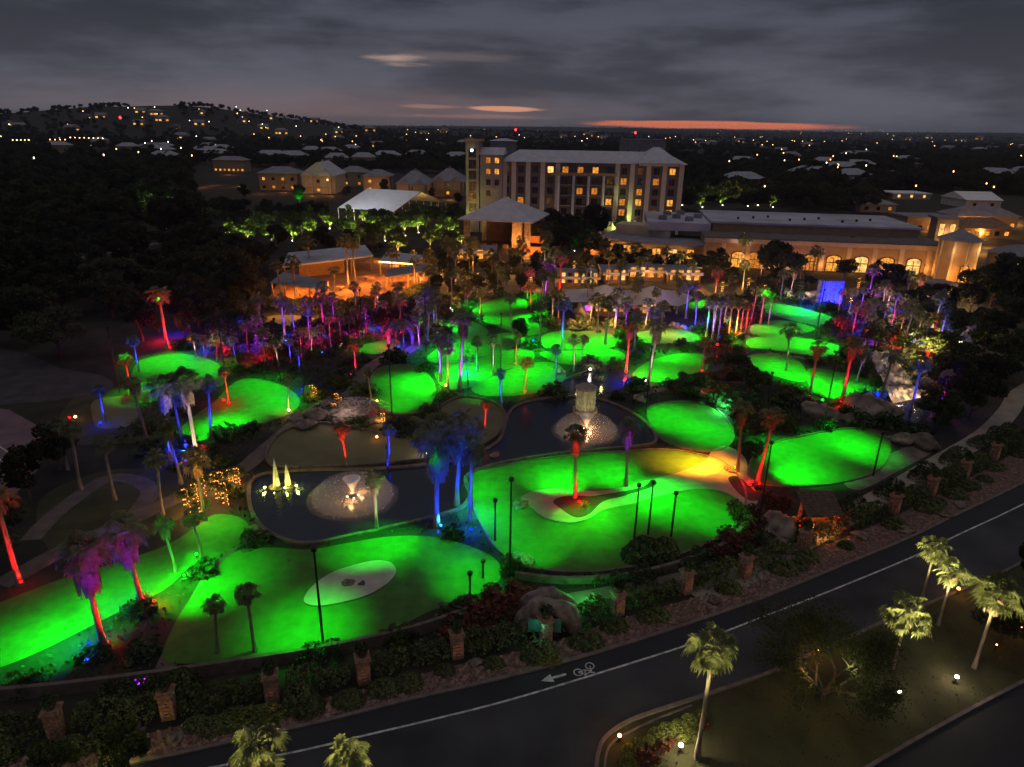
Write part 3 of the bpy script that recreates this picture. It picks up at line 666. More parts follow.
for (px, py, ty), pw, dx in zip([(697,758,640),(922,598,545),(938,625,566),(893,668,608),(974,668,586)], (24000, 38000, 42000, 36000, 42000), (-3, -3.5, -1, 2, -3)):
    b = P(px, py); h = height_to(b, ty); t = Vector((-b.x, -b.y, 0)).normalized()
    spot(b+t*5.0+Vector((dx, 0, .2)), b+Vector((0, 0, h*1.02)), YW, pw*.85, 36, .8, .15)
    spot(b+t*1.3+Vector((-.6, 0, .2)), b+Vector((0, 0, h*.85)), YW, 160, 60, .9, .1)
bt = P(680, 752); point(bt+Vector((0, 0, 1.0)), YW, 90, .2)

# ------------------------------------------------------------------ green floodlights on poles and trunks
def mast(px, py, ty, lab='thin dark lighting pole'):
    b = P(px, py); h = height_to(b, ty); rt = thing('lighting_pole', None, 'light pole', b, 0, 'dark lighting poles')
    m = MB(); m.tube([(0,0,0),(0,0,h)], [.09,.06], 8); m.build('pole', metal_m, rt)
    q = MB(); q.lathe([(.07,h-.30),(.17,h-.22),(.19,h+.02),(.10,h+.08)], 10); q.build('floodlight', metal_m, rt)
    autolabel(rt, lab, px, py); PALMS.append((b, h)); return rt
for a in [(323,642,548),(634,541,484),(648,535,481),(671,537,492),(495,541,499),(873,476,432),(470,598,572),(483,578,560),(722,330,295),(330,345,322),(440,420,400),(388,470,446),(768,402,372)]: mast(*a)
def green(px, py, r, k=1.0, col='g'):
    r *= (.62 if px < 150 and py > 560 else .68) if py > 400 else .88
    t = P(px, py); best = None
    for b, h in PALMS:
        D = Vector((b.x-t.x, b.y-t.y)).length
        if h < 6 or D < 1.2 or D > r+2.5: continue
        if best is None or D < best[2]: best = (b, h, D)
    if best is None:
        s = t
        for q in range(90):
            an = q*2.4; rr = 3+q*.12; s = t+Vector((rr*math.cos(an), rr*math.sin(an), 0))
            if not blocked(s.x, s.y): break
        sx, sy = proj(s); mast(sx, sy, proj(s+Vector((0, 0, 8.6)))[1]); best = (*PALMS[-1], (s-t).length)  # no support near enough: extra pole added to carry this floodlight
    b, h, D = best; zz = min(h*.70, 8.2) if h < 8.3 else 8.2
    if zz < 5: zz = 5
    u = (t-b).normalized(); L = b+u*1.2+Vector((0, 0, zz)); D = (Vector((t.x, t.y, 0))-Vector((L.x, L.y, 0))).dot(u); r2 = r*1.12
    t0_, t1_ = math.atan((D-r2)/zz), math.atan((D+r2)/zz); am = (t0_+t1_)/2; aim = Vector((L.x, L.y, 0))+u*(zz*math.tan(am))
    d2 = D*D+zz*zz; pw = 13.5*k*4*math.pi*d2/max(.5, zz/math.sqrt(d2))
    spot(L, aim, (1, .36, .01) if col == 'o' else (0, 1, .015), pw, min(160, math.degrees(t1_-t0_)), 1.0, .35, 'floodlight')
GL = [
 (55,622,9,.8),(5,652,8,.7),(118,592,8,.75),(222,528,5,.6),
 (236,572,8.5,1.1),(298,626,8,1.0),(366,546,6.5,1.0),(442,562,8.5,1.0),(470,578,5,.7),
 (492,480,6,1.0),(548,470,7.5,1.0),(600,466,7,.9),(500,512,7,.9),(535,540,6,.5),(590,535,7,.65),(618,516,5.5,.7),(690,508,9.5,1.1),(715,520,5,.5),
 (680,420,8,1.0),(708,434,7,.9),
 (795,455,8,1.0),(845,445,8,1.0),(825,472,8,.8),(872,455,6,.7),
 (395,384,7,1.0),(414,396,6.5,1.0),(394,404,5,.7),
 (165,366,8,1.0),(203,368,7,.9),(150,392,6,.9),(258,388,7,.9),(280,402,7,1.0),(238,416,7,1.0),(204,431,7,1.0),
 (488,308,8,1.1),(512,304,7,.9),(527,325,8,1.1),(500,322,6,.7),(458,329,7,1.0),(440,356,7,1.0),(468,349,8,1.0),(504,341,8,1.1),(452,374,8,1.0),(488,366,8,1.0),(515,358,7,.9),(495,386,8,1.1),(528,378,8,1.0),(550,370,6,.8),
 (558,338,8,1.1),(590,340,8,1.1),(612,340,6,.8),(562,358,8,1.1),(598,358,8,1.1),
 (655,370,8,1.1),(688,362,8,1.0),(650,338,7,.9),(682,336,7,.9),
 (782,309,8,1.0),(815,318,8,1.1),(775,329,8,1.0),(800,328,6,.8),(768,343,8,1.0),(800,346,8,1.1),(828,350,7,.9),(766,364,8,1.0),(792,373,7,.9),(832,384,9,1.1),(858,390,5,.6),(700,306,7,.9),(375,348,6,.45),
]
for a in GL: green(*a)
green(668, 461, 7, 1.5, 'o'); green(697, 463, 7, 1.2, 'o')

# ------------------------------------------------------------------ fountains
def fountain(px, py, r, h, power, label, cone=True):
    b = P(px, py, .05); rt = thing('fountain', label, 'fountain', b, 0)
    m = MB(); m.lathe([(.35,0),(.35,.12),(.12,.2),(.1,.35)], 14); m.build('nozzle', metal_m, rt)
    g = random.Random(px); V = []; Fc = []
    def drop(p, s):
        o = len(V); V.extend([(p[0]-s,p[1],p[2]-s*.6),(p[0]+s,p[1],p[2]-s*.6),(p[0],p[1]+s,p[2]-s*.6),(p[0],p[1],p[2]+s*2)]); Fc.extend([(o,o+1,o+3),(o+1,o+2,o+3),(o+2,o,o+3)])
    for i in range(260):
        a = g.uniform(0, 6.283); t = g.uniform(0, 1)**.75; k = g.choice((.98, 1.0, .96, .72, .5, .28)) if g.random() < .8 else g.uniform(.1, 1)
        x = r*t*k; z = .35+4*h*(1.15-.25*k)*t*(1-t)
        drop((x*math.cos(a)+g.gauss(0,.05), x*math.sin(a)+g.gauss(0,.05), max(.02, z+g.gauss(0,.05))), g.uniform(.008, .018))
    me = bpy.data.meshes.new('spray'); me.from_pydata(V, [], Fc); me.materials.append(drop_m); link('spray', me, rt)
    # foam ring where the drops land
    V.clear(); Fc.clear()
    for i in range(120):
        a = g.uniform(0, 6.283); x = r*g.gauss(.96, .05) if g.random() < .7 else r*g.uniform(.2, .95)
        drop((x*math.cos(a), x*math.sin(a), .0), g.uniform(.01, .022))
    me = bpy.data.meshes.new('foam_ring'); me.from_pydata(V, [], Fc); me.materials.append(drop_m); link('foam_ring', me, rt)
    q = MB()
    for k in range(4):
        a = k*math.pi/2+.4; q.lathe([(.03,.1),(.055,.14),(.03,.18)], 8, .5*math.cos(a), .5*math.sin(a))
    q.build('underwater_lamp', emat('fountain_lamp', (1, .62, .3), 25), rt)
    core = MB(); core.lathe([(.05,.3),(.22,.9),(.5,1.5),(.8,1.9),(.62,1.92),(.3,1.3),(.03,.5)], 18)
    core.build('jet', pmat('white_jet', (.9,.9,.9), .5, .1, 9, alpha=.45), rt, True)
    mi = MB(); mi.lathe([(r*k, .12+4*h*.9*(k*.92)*(1-k*.92)) for k in (.04,.12,.22,.34,.46,.58,.7,.8,.9,.97,1.0)]+[(r*1.01,.03)], 40)
    mi.build('mist', pmat('mist', (.9,.9,.9), .9, .1, 1.5, alpha=.10, spec=0), rt, True)
    mi = MB(); mi.lathe([(r*1.15,.012),(.2,.02)], 40); mi.build('mist_on_water', pmat('mist_low', (.9,.9,.9), .9, .1, 1.5, alpha=.05, spec=0), rt, True)
    spot(b+Vector((0,0,.3)), b+Vector((0,0,4)), (1, .48, .17), power*.42, 150, .8, .1)
    point(b+Vector((0,-.9,.5)), (1, .48, .17), power*.10, .2); point(b+Vector((.6,.8,.5)), (1, .48, .17), power*.08, .2)
    return rt
fountain(353, 497, 3.6, 1.5, 900, 'low spraying fountain glowing warm white in the dark lower pond')
fountain(586, 431, 3.4, 1.6, 1100, 'spraying fountain glowing warm white in the middle pond by the round waterfall')
# two tall narrow water jets lit yellow
for (px, py, ty, lb) in ((277, 487, 458, 'taller narrow white water jet lit yellow at the corner of the lower pond'), (288, 485, 464, 'shorter narrow water jet lit yellow beside its taller twin in the lower pond')):
    b = P(px, py, .05); h = height_to(b, ty); rt = thing('water_jet', lb, 'water jet', b)
    m = MB(); m.lathe([(.34,0),(.30,h*.15),(.22,h*.45),(.14,h*.7),(.06,h*.9),(.01,h)], 14); m.build('water_plume', pmat('yellow_jet', (.85,.82,.6), .6, .25, 6, bump=.8), rt, True)
    m = MB(); m.lathe([(.75,0),(.75,.08),(.5,.10)], 14); m.build('basin_ring', rim_m, rt)
    for s in (-1, 1): point(b+Vector((s*1.1, -.6, .35)), (.9, 1, .12), 90, .08)
    q = MB()
    for s in (-1, 1): q.lathe([(.06,.15),(.11,.22),(.07,.3)], 8, s*.95, -.5)
    q.build('lamp', emat('bulb_y', COL['y'], 12), rt)
# round stone waterfall tower with sheets of water
b = P(585, 411, 0); h = height_to(b, 386)
rt = thing('round_waterfall', 'drum-shaped waterfall tower of pale falling water behind the middle fountain', 'waterfall', b)
fall_m = pmat('falling_water', (.42,.40,.30), .5, .45, 3.0, bump=.7)
m = MB(); m.lathe([(1.5,0),(1.5,.35),(1.3,.35)], 24); m.build('basin', stone_m, rt)
m = MB(); n = 60; K = 12
vs = [((1.12+.07*math.sin(k*9)+.05*math.sin(k*5+1))*math.cos(2*math.pi*k/n), (1.12+.07*math.sin(k*9)+.05*math.sin(k*5+1))*math.sin(2*math.pi*k/n), .4+(h-.6)*j/K) for j in range(K+1) for k in range(n)]
m.add(vs, [(j*n+k, j*n+(k+1) % n, (j+1)*n+(k+1) % n, (j+1)*n+k) for j in range(K) for k in range(n)]); m.build('water_curtain', fall_m, rt)
m = MB(); m.lathe([(1.25,h-.3),(1.3,h-.1),(1.15,h),(.9,h)], 24); m.build('cap_ring', stone_m, rt)
for s in (-1, 0, 1): spot(b+Vector((s*2.2, -2.9, .3)), b+Vector((s*.5, 0, h*.6)), (.95, .95, .42), 60, 90, 1, .15)
# lily shapes of water plants in the small upper pond
for i, (px, py) in enumerate(((577, 378), (600, 380), (602, 371))):
    rt = thing('water_plant', None, 'plant', P(px, py, .05)); link('leaves', AGAVE, rt, scale=(1.3, 1.3, .5)); autolabel(rt, 'pale spiky water plant glowing faintly', px, py)
    point(P(px, py, 1.2)+Vector((0,-.3,0)), COL['y'], 60, .1)

# ------------------------------------------------------------------ roadside wall, pillars, hedges
PIL = [(58,735),(170,716),(273,699),(364,681),(457,656),(545,641),(617,614),(685,592),(744,576),(803,550),(893,513),(930,495),(963,478),(993,460),(1040,436)]
PW = [P(*p) for p in PIL]; pillar0 = None
for i, w in enumerate(PW):
    if pillar0 is None:
        rt = thing('stone_pillar', None, 'pillar', (0,0,0), 0, 'stone pillars along the roadside hedge')
        m = MB(); m.box(-.36,.36,-.36,.36,0,1.75)
        for k in range(7):                                             # projecting courses of rough stone
            for s_, (ax, ay) in enumerate(((0,-1),(0,1),(1,0),(-1,0))):
                zz = .06+k*.245; o_ = .2 if (k+s_) % 2 else -.02
                if ax == 0: m.box(-.33+o_*.5, -.02+o_*.5+.1, ay*.385-.02, ay*.385+.02, zz, zz+.2)
                else: m.box(ax*.385-.02, ax*.385+.02, -.3+o_*.5, .05+o_*.5, zz, zz+.2)
        m.build('shaft', pmat('pillar_stone', (.30,.175,.12), .9, .45, 5, bump=.7), rt)
        m = MB(); m.box(-.47,.47,-.47,.47,1.752,1.88); m.box(-.38,.38,-.38,.38,1.882,1.95); m.build('cap', MATS['pillar_stone'], rt)
        m = MB(); m.lathe([(.18,1.952),(.34,2.2),(.38,2.38),(.30,2.36)], 12); m.build('planter', pmat('clay', (.12,.07,.05), .8, .3, 3), rt)
        link('planter_foliage', SHRUBS[0], rt, (0,0,2.34), (.42,.42,.55)); pillar0 = rt
    else: rt = copy_tree(pillar0)
    rt.location = w; a = PW[min(i+1, len(PW)-1)]-PW[max(i-1, 0)]; rt.rotation_euler = (0, 0, math.atan2(a.y, a.x))
    autolabel(rt, 'square rough stone pillar topped with a planter', *PIL[i], z='along the roadside hedge')
    u = a.normalized(); toc = Vector((u.y, -u.x, 0))
    spot(w+toc*1.6+Vector((0,0,.15)), w+Vector((0,0,1.2)), (1,.45,.22), 13, 60, 1, .08)
def hedge_piece(p, q, wid, hgt, mat, text, px, py, off=0.0, bump=1, nm='hedge'):
    d = q-p; L = d.length; u = d.normalized(); rt_ = Vector((-u.y, u.x, 0)); n = int(L*wid*150+L*hgt*130)
    pts = []; k = max(2, int(L/1.1))
    cs = [(L*(j+.5)/k+random.uniform(-.2,.2), random.uniform(-.18,.18)*wid, hgt*random.uniform(.82,1.12), random.uniform(.9,1.15)) for j in range(k)]
    per = n//k; out = []
    for cx, cy, hh, ss in cs:
        a = rng.normal(size=(per, 3)); a /= np.linalg.norm(a, axis=1)[:, None]; a[:, 2] = abs(a[:, 2]); e = np.sign(a)*abs(a)**.7
        out.append(e*np.array([L/k*.62*ss, wid*.5*ss, hh])*rng.uniform(.88, 1.05, per)[:, None]+np.array([cx, cy, 0]))
    out = np.concatenate(out); me = quads_mesh(nm, leafset(out, .17), len(out), mat)
    rt = link(nm, me, None, p+rt_*off, None, (0, 0, math.atan2(u.y, u.x))); tag(rt, None, nm, 'hedges behind the roadside pillars'); autolabel(rt, text, px, py); return rt
for i in range(-1, len(PW)-1):
    a = PW[i] if i >= 0 else P(-40, 750); b = PW[i+1]; px = PIL[max(i,0)][0]; py = PIL[max(i,0)][1]; u = (b-a).normalized(); m1 = a+(b-a)*.48; m2 = a+(b-a)*.52
    for p, q in ((a+u*.7, m1), (m2, b-u*.7)):
        c = proj((p+q)/2); hedge_piece(p, q, random.uniform(1.3, 1.8), random.uniform(1.1, 1.5), hedge_m, 'leafy dark green hedge between stone pillars', *c, off=.5)
    c = proj((a+b)/2)
    if i % 2 == 0 or i > 6: hedge_piece(a+u*1.5, b-u*1.2, 1.7, .95, shrub_m, 'lower bushy hedge row behind the pillars', *c, off=2.5)
    for k in range(3):
        t = random.uniform(.15, .9); p = a+(b-a)*t+Vector((u.y, -u.x, 0))*random.uniform(.9, 1.5); c = proj(p); s = random.uniform(.5, .95)
        o = link('rounded_shrub', BALLD, None, p, (s*1.3, s, s)); tag(o, None, 'shrub', 'rounded shrubs in front of the hedge'); autolabel(o, 'low rounded green shrub', *c, z='in front of the roadside hedge')
for px, py, s in ((253, 722, 1.0), (268, 716, .8), (236, 724, .8), (537, 657, .7), (548, 662, .6)):
    o = link('rounded_shrub', BALL, None, P(px, py), (s*1.5, s, s*.8)); tag(o, None, 'shrub', 'rounded shrubs in front of the hedge'); autolabel(o, 'pale olive low rounded shrub', px, py, z='in front of the roadside hedge')
WALL = [(-60, 705), (60, 694), (170, 680), (256, 667), (345, 652), (420, 634), (470, 616)]
o, _ = ribbon(WALL, .28, 0, .85, 'garden_wall', rim_m, kind=None); tag(o, 'long low dark wall edging the bunker green above the hedge', 'wall')
o, _ = ribbon([(515, 578), (560, 583), (610, 581), (660, 572), (700, 559), (728, 545), (745, 527)], .3, 0, .55, 'garden_wall', rim_m, kind=None); tag(o, 'curved low dark wall round the foot of the sandy-path green', 'wall')
# copper-leaved bushes along the wall
for px, py, s in ((478,622,1.7),(500,612,1.9),(520,602,1.6),(455,634,1.3),(735,545,1.6),(752,530,1.5),(718,556,1.2),(742,515,1.4),(775,505,1.3),(760,425,1.6),(745,432,1.4)):
    o = link('copper_shrub', REDS, None, P(px, py), (s, s, s*.9)); tag(o, None, 'shrub', 'copper-leaved shrubs'); autolabel(o, 'copper-brown leafy shrub', px, py)
for px, py, s in ((636,558,1.2),(650,556,1.35),(664,553,1.2),(643,550,1.1),(300,700,1.0),(180,690,1.2)):
    o = link('dark_shrub', BALLD, None, P(px, py), (s, s, s*1.2)); tag(o, None, 'shrub', 'dense dark shrubs'); autolabel(o, 'dense dark clipped shrub', px, py)
# red agaves and rocks
for px, py, s in ((838,414,1.1),(584,508,.7),(753,487,.6),(760,488,.6),(600,333,.8),(590,330,.8)):
    o = link('agave', AGAVE, None, P(px, py), (s, s, s)); tag(o, None, 'agave'); autolabel(o, 'spiky agave rosette under a spotlight', px, py)
spot(P(838,418,.1), P(838,412,1.2), COL['r'], 900, 120, 1, .1)
RK = [(349,584,.44),(362,584,.32),(820,412,1.8),(862,410,2.3),(880,412,2.1),(848,420,1.3),(925,443,1.5),(900,440,1.1),(775,528,1.6),(778,545,1.1),(318,415,1.3),(308,425,1.1),(372,420,.8),(520,505,.7),(523,560,.8),(790,560,.6),(860,535,.6),(905,530,.6),(640,385,.9),(700,395,.9),(560,372,.8),(838,292,1.6),(815,295,1.5),(888,378,1.3),(889,392,1.0),(928,382,1.4),(927,395,.9),(903,364,1.3),(914,362,1.1),(290,560,.2),(960,505,.5),(945,515,.5),(130,735,.6),(175,738,.5),(475,662,.35),(715,600,.45),(735,590,.4),(345,708,.3),(730,470,.6),(385,412,.7),(340,422,.9),(296,418,.9),(495,455,.5),(640,400,.8)]
for i, (px, py, s) in enumerate(RK):
    o = link('boulder', ROCKS[i % 4], None, P(px, py, .2*s), (s*1.15, s*.9, s*.85), (0, 0, i*1.3)); tag(o, None, 'boulder', 'garden boulders')
    autolabel(o, ('dark rough boulder in the sand bunker' if i < 2 else ('big weathered boulder' if s > 1.4 else 'rough brown boulder')), px, py, z='' if i < 2 else None)
# verge stones nobody could count
V = []; Fc = []
cube = [(-1,-1,0),(1,-1,0),(1,1,0),(-1,1,0),(-.6,-.7,1),(.7,-.5,1),(.6,.6,1),(-.5,.7,1)]
kk = len(kw); vv = len(vw)
for i in range(9000):
    t = random.random()*.98; a = kw[int(t*(kk-1))]; b = vw[int(t*(vv-1))]; a2 = kw[min(kk-1, int(t*(kk-1))+1)]
    p = (a.lerp(a2, random.random())).lerp(b, random.uniform(.08, 1)); s = random.uniform(.03, .10); an = random.uniform(0, 6.3); o = len(V)
    for x, y, z in cube: V.append((p.x+(x*math.cos(an)-y*math.sin(an))*s, p.y+(x*math.sin(an)+y*math.cos(an))*s*.8, .01+z*s*.8))
    Fc += [tuple(o+q for q in f) for f in ((4,5,6,7),(0,1,5,4),(1,2,6,5),(2,3,7,6),(3,0,4,7))]
me = bpy.data.meshes.new('verge_stones'); me.from_pydata(V, [], Fc); me.materials.append(pmat('verge_stone', (.24,.15,.12), .9, .6, 2.0)); link('verge_stones', me)['kind'] = 'stuff'

# cave-like boulder arch with a green sign panel
b = P(548, 622); rt = thing('boulder_arch', 'tunnel-like boulder arch lit green beside the roadside hedge', 'rock arch', b)
for yy, sc_ in ((-.5, 1.0), (.7, .86)):
    bm = bmesh.new(); n, K = 22, 14; vs = []
    for i in range(n+1):
        t = math.pi*i/n; cx_, cz_ = 1.75*math.cos(t), 1.65*math.sin(t); rr = (.62+.22*noise.noise(Vector((i*.45, yy, 3))))*sc_
        for k in range(K):
            q = 2*math.pi*k/K; nn = 1+.28*noise.noise(Vector((cx_*1.3+math.cos(q), yy*3+math.sin(q), cz_*1.3)))
            vs.append(bm.verts.new((cx_+math.cos(t)*math.cos(q)*rr*nn, yy+math.sin(q)*rr*1.35*nn, cz_+math.sin(t)*math.cos(q)*rr*nn)))
    for i in range(n):
        for k in range(K): bm.faces.new((vs[i*K+k], vs[i*K+(k+1) % K], vs[(i+1)*K+(k+1) % K], vs[(i+1)*K+k]))
    me = bpy.data.meshes.new('rock_ring'); bm.to_mesh(me); bm.free(); me.materials.append(rock_m); me.polygons.foreach_set('use_smooth', [True]*len(me.polygons)); link('rock_ring', me, rt)
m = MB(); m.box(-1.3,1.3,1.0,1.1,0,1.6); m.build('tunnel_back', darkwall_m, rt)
m = MB(); m.box(-1.45,.75,-1.9,-1.8,.75,1.75); q = m.build('panel', pmat('teal_panel', (.06,.16,.13), .4, .15, 2), rt)
m = MB(); m.box(-1.35,-1.25,-1.79,-1.7,0,.8); m.box(.55,.65,-1.79,-1.7,0,.8); m.build('post', metal_m, rt)
point(b+Vector((2.6, 1.8, 1.4)), (.05, 1, .12), 260, .2); point(b+Vector((-.6, -2.6, 1.6)), (.1, .8, .5), 14, .1)
# planks-and-post shelter beside the eastern green
b = P(815, 530); rt = thing('timber_shelter', 'small timber shelter with a sloping slatted roof and amber-lit posts by the eastern green', 'shelter', b, .08)
for x in (-1.15, 1.15):
    for y in (-.7, .8): m = MB(); m.box(x-.1, x+.1, y-.1, y+.1, 0, 2.0 if y < 0 else 2.5); m.build('post', wood_m, rt)
m = MB()
for k in range(9):
    y = -1.1+k*.27; z = 2.05+.22*k*.55; m.add([(-1.6,y,z),(1.6,y,z),(1.6,y+.22,z+.12),(-1.6,y+.22,z+.12),(-1.6,y,z+.05),(1.6,y,z+.05),(1.6,y+.22,z+.17),(-1.6,y+.22,z+.17)], [(0,3,2,1),(4,5,6,7),(0,1,5,4),(1,2,6,5),(2,3,7,6),(3,0,4,7)])
m.build('slatted_roof', woodd_m, rt)
m = MB(); m.box(-1.05,1.05,-.3,.3,.45,.55); m.box(-1.05,1.05,.3,.38,.56,1.05); m.build('bench', wood_m, rt)
for s in (-1, 1): point(b+Vector((s*.75, -1.3, .5)), COL['o'], 45, .1)
for px, py, c in ((791,522,'r'),(793,527,'o'),(799,530,'r'),(812,532,'o'),(826,532,'r'),(834,527,'r'),(838,522,'r'),(786,528,'r')): lamp(px, py, c, 14, .05, .5)
# arched thatched gate lit red and purple
b = P(401, 344); rt = thing('thatched_arch', 'round-topped thatched arch glowing red and purple above the oval green', 'garden arch', b); rt.scale = (.62, .8, .72)
m = MB(); n = 16
for i in range(n):
    a0_, a1_ = math.pi*i/n, math.pi*(i+1)/n; ri, ro = 2.6, 3.5
    c_ = [(r*math.cos(a), y, 2.2+r*math.sin(a)*.75) for y in (-1, 1.2) for r, a in ((ri,a0_),(ro,a0_),(ro,a1_),(ri,a1_))]
    m.add(c_, [(0,1,2,3),(5,4,7,6),(1,5,6,2),(4,0,3,7)])
m.build('thatch', thatch_m, rt)
for s in (-1, 1): m = MB(); m.box(s*3.0-.3, s*3.0+.3, -.6, .8, 0, 2.3); m.build('post', stone_m, rt)
point(b+Vector((-2, -2.2, 1.2)), COL['r'], 420, .2); point(b+Vector((1.8, -2.2, 1.4)), (.06,.01,1), 500, .2); point(b+Vector((0, -1.8, .6)), COL['b'], 250, .2)
# rock garden hut over the pond edge: low branching driftwood dome
b = P(352, 412); rt = thing('driftwood_dome', 'low dome of pale bare branches among the rock garden over the pond', 'driftwood', b)
m = MB()
for k in range(90):
    a = random.uniform(0, 6.28); r = random.uniform(.6, 4.2); x, y = r*math.cos(a), r*.5*math.sin(a); z = 1.5*math.sqrt(max(0, 1-(r/4.6)**2)); da = random.uniform(0, 6.28); l = random.uniform(.6, 1.5)
    m.tube([(x, y, z*.8), (x+l*.5*math.cos(da), y+l*.4*math.sin(da), z+.18), (x+l*math.cos(da), y+l*.8*math.sin(da), z*.9)], [.06, .045, .02], 4)
m.build('branches', pmat('pale_wood', (.32,.27,.27), .9, .3, 2), rt); m = MB(); m.lathe([(3.6,0),(3.3,.7),(2,1.2),(.4,1.3)], 14); m.build('mound', rock_m, rt)
point(b+Vector((0, -3, 2.2)), (1, .75, .7), 160, .3)
# warm string lights wound round small trees (trunks of the grove, the rock garden)
def string_tree(px, py, ty, lab):
    b = P(px, py); h = height_to(b, ty); rt = thing('string_lit_tree', None, 'tree', b, 0, 'small trees wound with warm string lights')
    m = MB(); m.tube([(0,0,0),(.1,.05,h*.5),(0,0,h)], [.12,.09,.04], 6)
    for k in range(5): a = k*1.26; m.tube([(0,0,h*(.3+.1*k)),(.5*math.cos(a), .5*math.sin(a), h*(.45+.1*k))], [.05,.02], 4)
    m.build('trunk', bark_m, rt); link('crown', SHRUBS[2], rt, (0, 0, h*.6), (.85, .85, h*.30)); link('string_lights', bulbs_mesh('string_lights', h*.95, 34, .22, emat('warm_bulb', (1, .36, .06), 3.2), .05, 5), rt)
    point(b+Vector((0, -.7, h*.45)), (1, .5, .15), 90, .3); autolabel(rt, lab, px, py)
for a in ((188,512,486),(204,497,470),(219,500,478),(226,505,480),(231,482,468),(238,484,466),(203,517,498),(214,490,472),(196,500,482),(222,488,470)): string_tree(*a, 'small tree wound with warm string lights')
for a in ((315,398,386),(337,405,392),(341,410,396),(335,415,402),(369,413,405),(383,422,412),(312,395,384)): string_tree(*a, 'small tree wound with warm string lights')
# blue waterfall with blue lamps, and the warm-lit rock cascade
def cascade(px0, px1, py, ty, label, col, power, name='waterfall', tiers=3):
    a, b = P(px0, py), P(px1, py); w = (b-a).length; h = height_to(a.lerp(b, .5), ty); rt = thing(name, label, 'waterfall', a.lerp(b, .5))
    m = MB(); m2 = MB()
    for k in range(tiers):
        y0, z0, z1 = k*1.3, h*k/tiers, h*(k+1)/tiers
        n = 24
        vs = [(-w/2+w*i/n, y0+.12*math.sin(i*1.7+k)+(-.1 if j else 0), z1 if j else z0+.02) for i in range(n+1) for j in (0, 1)]
        m.add(vs, [(2*i, 2*i+2, 2*i+3, 2*i+1) for i in range(n)]); m2.box(-w/2-.3, w/2+.3, y0+.16, y0+1.5, 0, z1-.06)
    m.build('water_sheet', pmat('white_water', (.30,.32,.36), .4, .4, 2.5, bump=.8), rt); m2.build('rock_ledge', rock_m, rt)
    for s in (-.35, .35):
        p = a.lerp(b, .5+s)+Vector((0, -2.2, .4)); spot(p, a.lerp(b, .5+s*.5)+Vector((0, 1, h*.5)), col, power, 110, 1, .2)
    return rt
cascade(820, 840, 304, 281, 'broad waterfall glowing deep blue below the long hall', (0,.014,1), 3800, 'waterfall', 1)
q0, q1 = P(894, 404), P(922, 398); wv = q1-q0; top_ = P(905, 372); rt = thing('rock_cascade', 'braided rocky cascade lit warm white on the eastern side of the garden', 'cascade', q0)
m = MB(); nu, nv = 22, 40; back = Vector((.5, 9.5, 0)); vs = []
for j_ in range(nv+1):
    for i_ in range(nu+1):
        u_, v_ = i_/nu, j_/nv; p = wv*(u_-.5)*(1.1-.35*v_)+wv*.5+back*v_; nn = noise.noise(Vector((p.x*.8, p.y*.55, 1)))+.5*noise.noise(Vector((p.x*2.1, p.y*1.6, 5)))
        vs.append((p.x, p.y, .1+3.0*v_+.7*nn*min(1, v_*5)+.35*math.floor(v_*6)/6))
m.add(vs, [(j_*(nu+1)+i_, j_*(nu+1)+i_+1, (j_+1)*(nu+1)+i_+1, (j_+1)*(nu+1)+i_) for j_ in range(nv) for i_ in range(nu)])
m.build('rapids', pmat('foaming_rock_water', (.05,.042,.035), .45, .6, .9, bump=.8, col2=(.42,.35,.25), detail=9), rt)
for t_ in (.1, .5, .9): spot(q0+wv*t_+Vector((0,-1.6,.5)), q0+wv*.5+back*.5+Vector((0,0,1.2)), (1,.72,.42), 900, 110, 1, .2)
point(top_+Vector((0, 0, 3.8)), (1,.8,.55), 300, .2)
for px, py, c, p in ((818,300,'b',3000),(808,302,'b',2500),(850,300,'b',2500),(870,325,'b',2500),(865,318,'b',2500),(905,308,'b',2500),(912,313,'p',2500),(925,318,'b',2500),(940,322,'b',1800),(890,310,'b',2500),(878,392,'b',1200),(858,333,'b',2500),(840,322,'r',1800),(896,338,'r',1800),(905,340,'y',1500),(915,330,'y',2600),(900,325,'y',2200),(935,330,'y',1200),(960,322,'w',1000),(700,318,'b',2500),(690,322,'b',1500),(790,292,'w',900),(805,290,'w',900),(738,330,'r',1800),(725,318,'w',900),(745,300,'w',700),(750,318,'m',2200)):
    point(P(px, py, 1.6), COL[c], p*.55, .3)
# corner bed shrubs: clipped balls round the driveway end
for px, py, s, d in [(637,746,.55,0),(629,752,.55,0),(649,741,.42,0),(656,736,.6,0),(667,731,.62,0),(678,727,.55,0),(689,722,.6,0),(692,735,.5,0),(628,765,.6,0),(664,748,.5,1),(683,741,.45,0),(641,755,.45,1),(650,750,.42,1),(654,760,.45,1),(645,766,.4,1),(700,716,.5,0),(672,742,.35,1),(695,728,.4,0),(704,726,.4,1)]:
    o = link('clipped_shrub', REDS if d else BALL, None, P(px, py), (s*.82, s*.82, s*.85)); tag(o, None, 'shrub', 'clipped shrubs in the driveway bed'); autolabel(o, ('small reddish shrub' if d else 'round clipped yellow-green shrub'), px, py, 'in the driveway bed')
ribbon([(604, 790), (606, 756), (614, 742), (630, 732), (660, 718), (692, 706)], .12, 0, .08, 'kerb', kerb_m)
